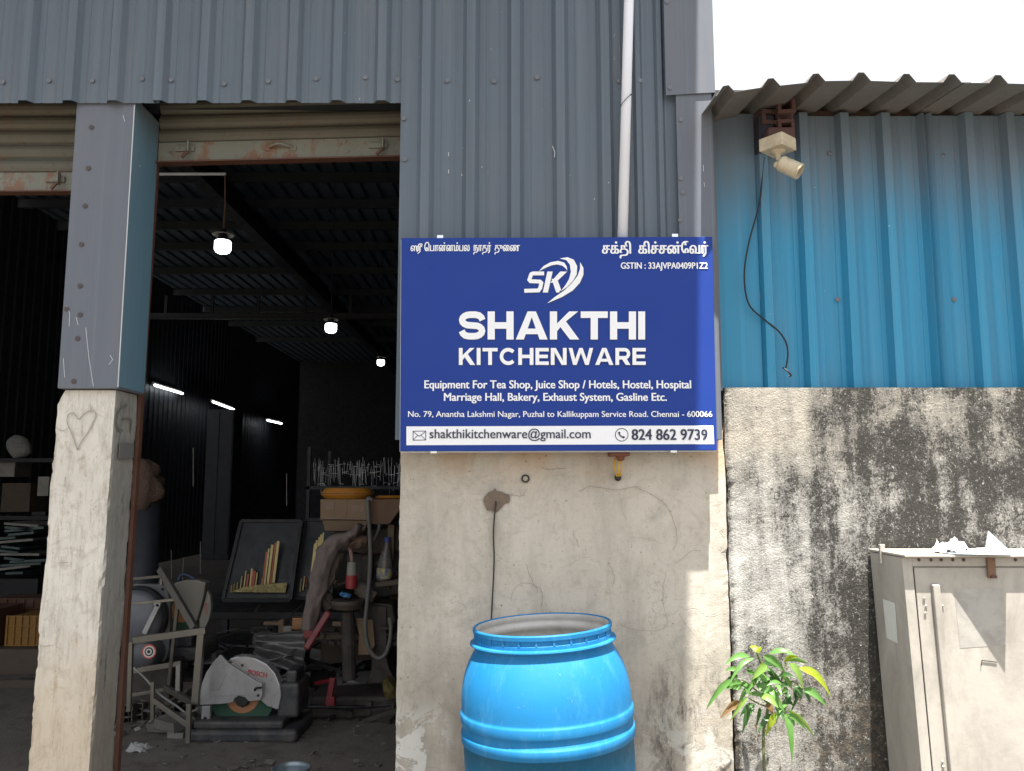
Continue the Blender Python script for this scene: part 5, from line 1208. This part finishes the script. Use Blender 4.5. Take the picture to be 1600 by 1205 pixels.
# shiny bars lying in the aisle
for i, (a, b_, c_, d_, w, m) in enumerate(((100, 828, 225, 824, 6, BRIGHT), (225, 824, 262, 855, 5, BRIGHT), (0, 920, 62, 928, 10, BRIGHT), (62, 930, 150, 934, 11, BRIGHT), (40, 905, 120, 912, 5, DULL), (25, 945, 120, 952, 5, STEEL), (350, 750, 402, 712, 5, STEEL), (305, 800, 350, 760, 7, STEEL), (535, 1025, 572, 1008, 6, BRIGHT), (175, 750, 192, 722, 4, STEEL), (0, 870, 80, 850, 5, STEEL), (0, 850, 90, 828, 4, DULL), (130, 945, 185, 912, 6, DULL), (140, 962, 190, 918, 6, DULL), (470, 1060, 430, 1075, 4, STEEL))):
    bar_lab = ('level leg of a bright bent steel bar behind the front saw', 'downward sloping end of a bright bent steel bar behind the bent sheet', 'shiny flat bar at the far left of the heap behind the front saw guard', 'shiny bar just left of the bent grey sheet, above the front saw', 'dull bar lying above the two shiny bars in the heap', 'grey bar lying below the two shiny bars behind the front saw', 'thin steel bar sloping up towards the foot of the draped cloth', 'thicker steel bar sloping down left of the coppery block', 'short bright sliver of steel in front of the brown board', 'tiny upright steel bar under the leaning gold striped panel', 'long thin steel bar rising to the right in the dark heap', 'dull thin bar above the other rising bars in the dark heap', 'dull bar slanting up beside the left edge of the bent grey sheet', 'second dull bar slanting up just below the first beside the bent sheet', 'short steel bar lying left of the red bracket')[i]
    A_, B_ = W(*Z2(a, b_), 5.9 if i != 8 else 5.0), W(*Z2(c_, d_), 6.0 if i != 8 else 5.05)
    tag(MB().bar(A_, B_, px2m(w / 2.94, 5.9) * .8, .02).build('steel_bar', m), bar_lab, 'steel bar', 'loose steel bars heaped behind the saws')
for i, (x0, y0, x1, y1, m, lab) in enumerate(((210, 800, 285, 815, CARD, 'flat wooden strip lying left of the small upright block'), (280, 790, 302, 850, CARD, 'small upright wood block in the heap behind the bent sheet'), (342, 782, 388, 835, mat('copper_coil', (.40, .20, .09), .45, .5, .2), 'coppery square block beside the draped cloth foot'), (300, 820, 340, 850, DULL, 'small grey metal box next to the coppery block'))):
    boxpx(x0, y0, x1, y1, 5.6, .06, 'scrap_block', m, lab, 'block')
# scrap heap / work bench behind, dark
tb = thing('work_bench', 'long dark work bench heaped with metal behind the saws', 'bench', (-1.6, 6.6, 0))
MB().box(-2.5, -1.05, 6.1, 7.2, .42, .47).build('bench_top', DARK, tb, bevel=.004)
for x in (-2.45, -1.12):
    for y in (6.15, 7.1): MB().box(x, x + .05, y, y + .05, .01, .42).build('leg', DARK, tb)
MB().box(-2.45, -1.1, 6.15, 7.15, .12, .15).build('lower_shelf', DARK, tb)
random.seed(11)
def heap(name, m, label, n, xr, yr, zr_, size, seed):
    rnd = random.Random(seed); mb = MB()
    for k in range(n):
        x, y = rnd.uniform(*xr), rnd.uniform(*yr); t = rnd.random(); z = zr_[0] + (zr_[1] - zr_[0]) * rnd.random() ** 1.6 * (1 - abs(x - (xr[0] + xr[1]) / 2) / (xr[1] - xr[0])); l = rnd.uniform(*size)
        a = rnd.uniform(0, pi); d = Vector((cos(a), sin(a), rnd.uniform(-.35, .35))) * l
        if t < .45: mb.bar(Vector((x, y, z)), Vector((x, y, z)) + d, rnd.uniform(.006, .03), rnd.uniform(.004, .025))
        elif t < .7: mb.tube([Vector((x, y, z)), Vector((x, y, z)) + d * .7], rnd.uniform(.006, .022), 8)
        else:
            e = l * .35; mb.box(-e, e, -e * .6, e * .6, -e * .3, e * .3, Matrix.Translation((x, y, z)) @ Matrix.Rotation(a, 4, 'Z') @ Matrix.Rotation(rnd.uniform(-.5, .5), 4, 'X'))
    for v in mb.v: v.z = max(v.z, .012)
    return tag(mb.build(name, m), label, 'scrap', kind='stuff')
LSTEEL = mat('scrap_steel', (.30, .29, .27), .4, .7, .3, 20)
heap('scrap_heap', DARK, 'dark heap of metal scrap spread on the floor behind the saws', 170, (-2.3, -.9), (5.4, 6.1), (.02, .34), (.06, .5), 1)
heap('scrap_heap', DULL, 'dull grey steel offcuts mixed through the heap behind the saws', 90, (-2.3, -.95), (5.35, 6.0), (.02, .36), (.05, .5), 2)
heap('scrap_heap', LSTEEL, 'few lighter steel slivers scattered over the heap behind the saws', 34, (-2.2, -.95), (5.35, 5.9), (.03, .40), (.04, .35), 3)
heap('bench_clutter', DUSTY, 'dusty small parts crowded on the shelf under the machine table', 70, (-1.15, -.62), (5.05, 5.3), (.44, .56), (.02, .12), 4)
heap('bench_clutter', CARD, 'brown packets and scraps pushed behind the machine', 34, (-1.1, -.6), (5.2, 5.45), (.5, 1.1), (.04, .16), 5)
heap('floor_scrap', DUSTY, 'dusty scraps lying around the foot of the machine', 60, (-1.25, -.6), (4.95, 5.3), (.02, .13), (.03, .2), 6)
heap('floor_scrap', DULL, 'grey steel scraps on the floor under the welded frame', 50, (-2.15, -1.75), (4.7, 5.3), (.02, .16), (.04, .25), 7)

# upright steel slivers in the dim back
for k, (a, b_, c_) in enumerate(((268, 860, 905), (313, 846, 897), (285, 872, 920), (448, 740, 790), (302, 700, 760))):
    A_, B_ = W(a, c_, 9), W(a + random.uniform(-2, 2), b_, 9)
    A_.z = max(A_.z, .1); tag(MB().bar(A_, B_, .007, .007).build('steel_rod', DULL), ('thin upright rod left of the rear saw in the dark', 'taller thin upright rod above the rear saw', 'thin upright rod between two others behind the rear saw', 'thin upright rod in the dark left of the rod rack', 'thin upright rod high on the dark inner wall')[k], 'rod')
# rack of thin bright rods at the back
rk = thing('rod_rack', 'rack crowded with thin bright steel rods in the dark behind the yellow basins', 'rack', (W(560, 760, 8).x, 8, 0))
mb = MB(); random.seed(3)
for k in range(90):
    px = random.uniform(487, 628); y0 = random.uniform(714, 735); y1 = y0 + random.uniform(8, 42); Y = random.uniform(7.8, 8.6)
    A_, B_ = W(px, y1, Y), W(px + random.uniform(-2.5, 2.5), y0, Y); mb.bar(A_, B_, random.choice((.0015, .002, .003)), .002)
for k in range(46):
    px = random.uniform(490, 625); py = random.choice((728, 741, 758)) + random.uniform(-3, 3); Y = random.uniform(7.8, 8.4); A_ = W(px, py, Y)
    mb.bar(A_, A_ + Vector((random.uniform(.02, .07), 0, random.uniform(-.01, .012))), .003, .003)
o = mb.build('rods', mat('dim_steel_rods', (.35, .36, .37), .4, .6, bump=0), rk); o['kind'] = 'stuff'
for z in (.3, .9, 1.35): MB().box(W(487, 760, 8).x, -.72, 7.8, 8.7, z, z + .03).build('shelf', DARK, rk)
for x in (W(487, 760, 8).x, -.75):
    for y in (7.8, 8.67): MB().box(x, x + .03, y, y + .03, .01, 1.75).build('upright', DARK, rk)
# dim steel cupboard under the middle tube light
t = thing('steel_cupboard', 'dim grey steel cupboard under the middle tube light', 'cupboard', (W(350, 700, 15.6).x, 15.6, 0))
a, b_ = W(325, 640, 15.6), W(364, 690, 15.6); MB().box(a.x, b_.x, 15.6, 16.1, .02, a.z).build('carcass', INSHEET, t)
for k in range(2): MB().box(a.x + .02 + k * (b_.x - a.x) / 2, a.x - .02 + (k + 1) * (b_.x - a.x) / 2, 15.585, 15.6, .1, a.z - .05).build('door', INSHEET, t)
# ---- left doorway: crates, boxes
def crate(x0, x1, Y, z0, z1, m, label, d=.35):
    t = thing('plastic_crate', label, 'crate', ((x0 + x1) / 2, Y, z0), 'plastic crates stacked inside the left doorway')
    MB().box(x0 + .012, x1 - .012, Y + .012, Y + d, z0, z1 - .01).build('body', m, t, bevel=.004)
    n = 6
    for i in range(n + 1):
        x = x0 + (x1 - x0 - .014) * i / n; MB().box(x, x + .014, Y, Y + .0118, z0, z1).build('rib', m, t)
    for i in range(4):
        z = z0 + (z1 - z0 - .012) * i / 3; MB().box(x0 + .001, x1 - .001, Y + .003, Y + .0115, z + .001, z + .011).build('band', m, t)
    return t
YCR = 6.3
YCM = mat('dark_yellow_crate', (.24, .11, .012), .6, 0, .15, dirt=.3); ORC = mat('red_brown_crate', (.09, .035, .018), .7, 0, .2, dirt=.3)
a, b_ = W(10, 962, YCR), W(62, 1010, YCR); crate(a.x, a.x + .33, YCR, b_.z, a.z, YCM, 'dusty yellow plastic crate just left of the pillar foot')
MB2 = W(0, 935, YCR + .4), W(62, 958, YCR + .4)
crate(MB2[0].x - .1, MB2[0].x + .34, YCR + .4, MB2[1].z - .12, MB2[0].z, ORC, 'red brown plastic crate behind and above the yellow crate')
crate(a.x - .36, a.x - .04, YCR - .05, b_.z, a.z + .06, ORC, 'red brown plastic crate left of the yellow crate at the photo edge')
tag(MB().box(a.x - .5, a.x + .6, YCR - .1, YCR + .9, .01, b_.z - .003).build('pallet', WOOD, bevel=.004), 'low wooden pallet carrying the plastic crates', 'pallet')
for k in range(3):
    p = W(random.uniform(-10, 46), random.uniform(1022, 1036), 5.9); tag(MB().bar((p.x, 5.8 + .06 * k, .04), (p.x + random.uniform(.2, .4), 5.85 + .06 * k, .03 + .01 * k), .05, .02).build('plank', DARK if k % 2 else WOOD), ('front plank lying on the floor before the crates', 'middle dark plank on the floor before the crates', 'rear plank lying closest to the crate pallet')[k], 'plank')
sg1 = mat('greenish_steel_sheet', (.10, .14, .135), .35, .6, .35, 14)
st_ = thing('steel_sheet_stack', 'greenish stack of folded steel sheets glinting in the left doorway', 'stack', (W(20, 880, 8).x, 8, 0))
random.seed(5)
for k in range(14):
    px = random.uniform(-10, 16); py = 818 + 6 * k; A_ = W(px, py, 8); l = random.uniform(.15, .4)
    m_ = Matrix.Translation(A_) @ Matrix.Rotation(random.uniform(-.12, .12), 4, 'Y')
    MB().box(0, l, 0, .5, -.012, .010, m_).build('folded_sheet', random.choice((sg1, sg1, DULL)), st_)
MB().box(W(-60, 900, 8).x, W(58, 900, 8).x, 8.02, 8.6, .01, W(0, 905, 8).z).build('base_crate', DARK, st_)
c = W(30, 698, 8.5); mb = MB().sphere((0, 0, 0), .13, 18, (1, .7, .9))
for v in mb.v: v *= 1 + .3 * noise.noise(v * 9); v += c
tag(mb.build('white_bundle', mat('dim_white_plastic', (.22, .22, .21), .6), smooth=False), 'pale crumpled plastic bundle on the dark shelf in the left doorway', 'bundle')
sh_ = thing('dark_shelving', 'dark shelving with dim boxes seen through the left doorway', 'shelving', (W(30, 800, 8.8).x, 8.8, 0))
for z in (c.z - .16, c.z - .75): MB().box(c.x - .8, c.x + .45, 8.5, 9.1, z, z + .04).build('shelf', DARK, sh_)
for x in (c.x - .8, c.x + .42): MB().box(x, x + .04, 8.5, 9.1, .01, 2.3).build('upright', DARK, sh_)
for (px0, py0, px1, py1, m) in ((0, 722, 22, 745, DULL), (4, 755, 45, 800, WOOD), (60, 745, 75, 775, DULL), (50, 800, 70, 815, DARK)):
    a, b_ = W(px0, py0, 8.6), W(px1, py1, 8.6); MB().box(a.x, b_.x, 8.6, 8.9, b_.z, a.z).build('box', m, sh_)
c = W(45, 575, 11.4); tag(MB().box(c.x - .09, c.x + .09, 11.3, 11.35, c.z - .14, c.z + .14).build('switch_box', DULL, bevel=.004), 'small dim grey switch box on the ribbed wall in the left doorway', 'switch box')
# foreground tin, floor litter
Yb = 3.83; c = W(455, 1203, Yb); tn = thing('steel_tin', 'small round blue grey steel tin just inside the doorway at the bottom edge', 'tin', (c.x, Yb, .01))
R = .082; zt3 = W(455, 1199, Yb).z
MB().lathe([(R * .9, .01), (R, zt3 - .01), (R * 1.04, zt3 - .006), (R * 1.04, zt3), (R * .98, zt3), (R * .95, zt3 - .02), (R * .85, .02), (.001, .018)], 32, Matrix.Translation((c.x, Yb, 0))).build('can', mat('blue_grey_tin', (.25, .30, .33), .35, .6, .15), tn, smooth=True)
mb = MB(); random.seed(21)
for k in range(420):
    x = random.uniform(-2.4, -.3); y = random.uniform(3.6, 6.2); s_ = random.choice((.003, .005, .008, .012)) * random.uniform(.6, 1.3)
    m_ = Matrix.Translation((x, y, .013 + s_ * .3)) @ Matrix.Rotation(random.uniform(0, 6.3), 4, 'Z') @ Matrix.Rotation(random.uniform(-.5, .5), 4, 'X')
    mb.box(-s_ * random.uniform(1, 3), s_, -s_, s_, -s_ * .3, s_ * .3, m_)
tag(mb.build('floor_litter', mat('litter', (.13, .12, .10), .8, 0, .5, 40)), 'small chips and scraps strewn over the workshop floor', 'litter', kind='stuff')
tag(MB().tube(quad([W(*Z2(380, 1188), 4.95), (W(540, 1105, 5.0)), W(580, 1104, 5.05), W(622, 1100, 5.05), W(650, 1100, 5.05)]), .01, 8).build('floor_cable', BLACK, smooth=True), 'black cable lying on the floor behind the crumpled paper', 'cable')
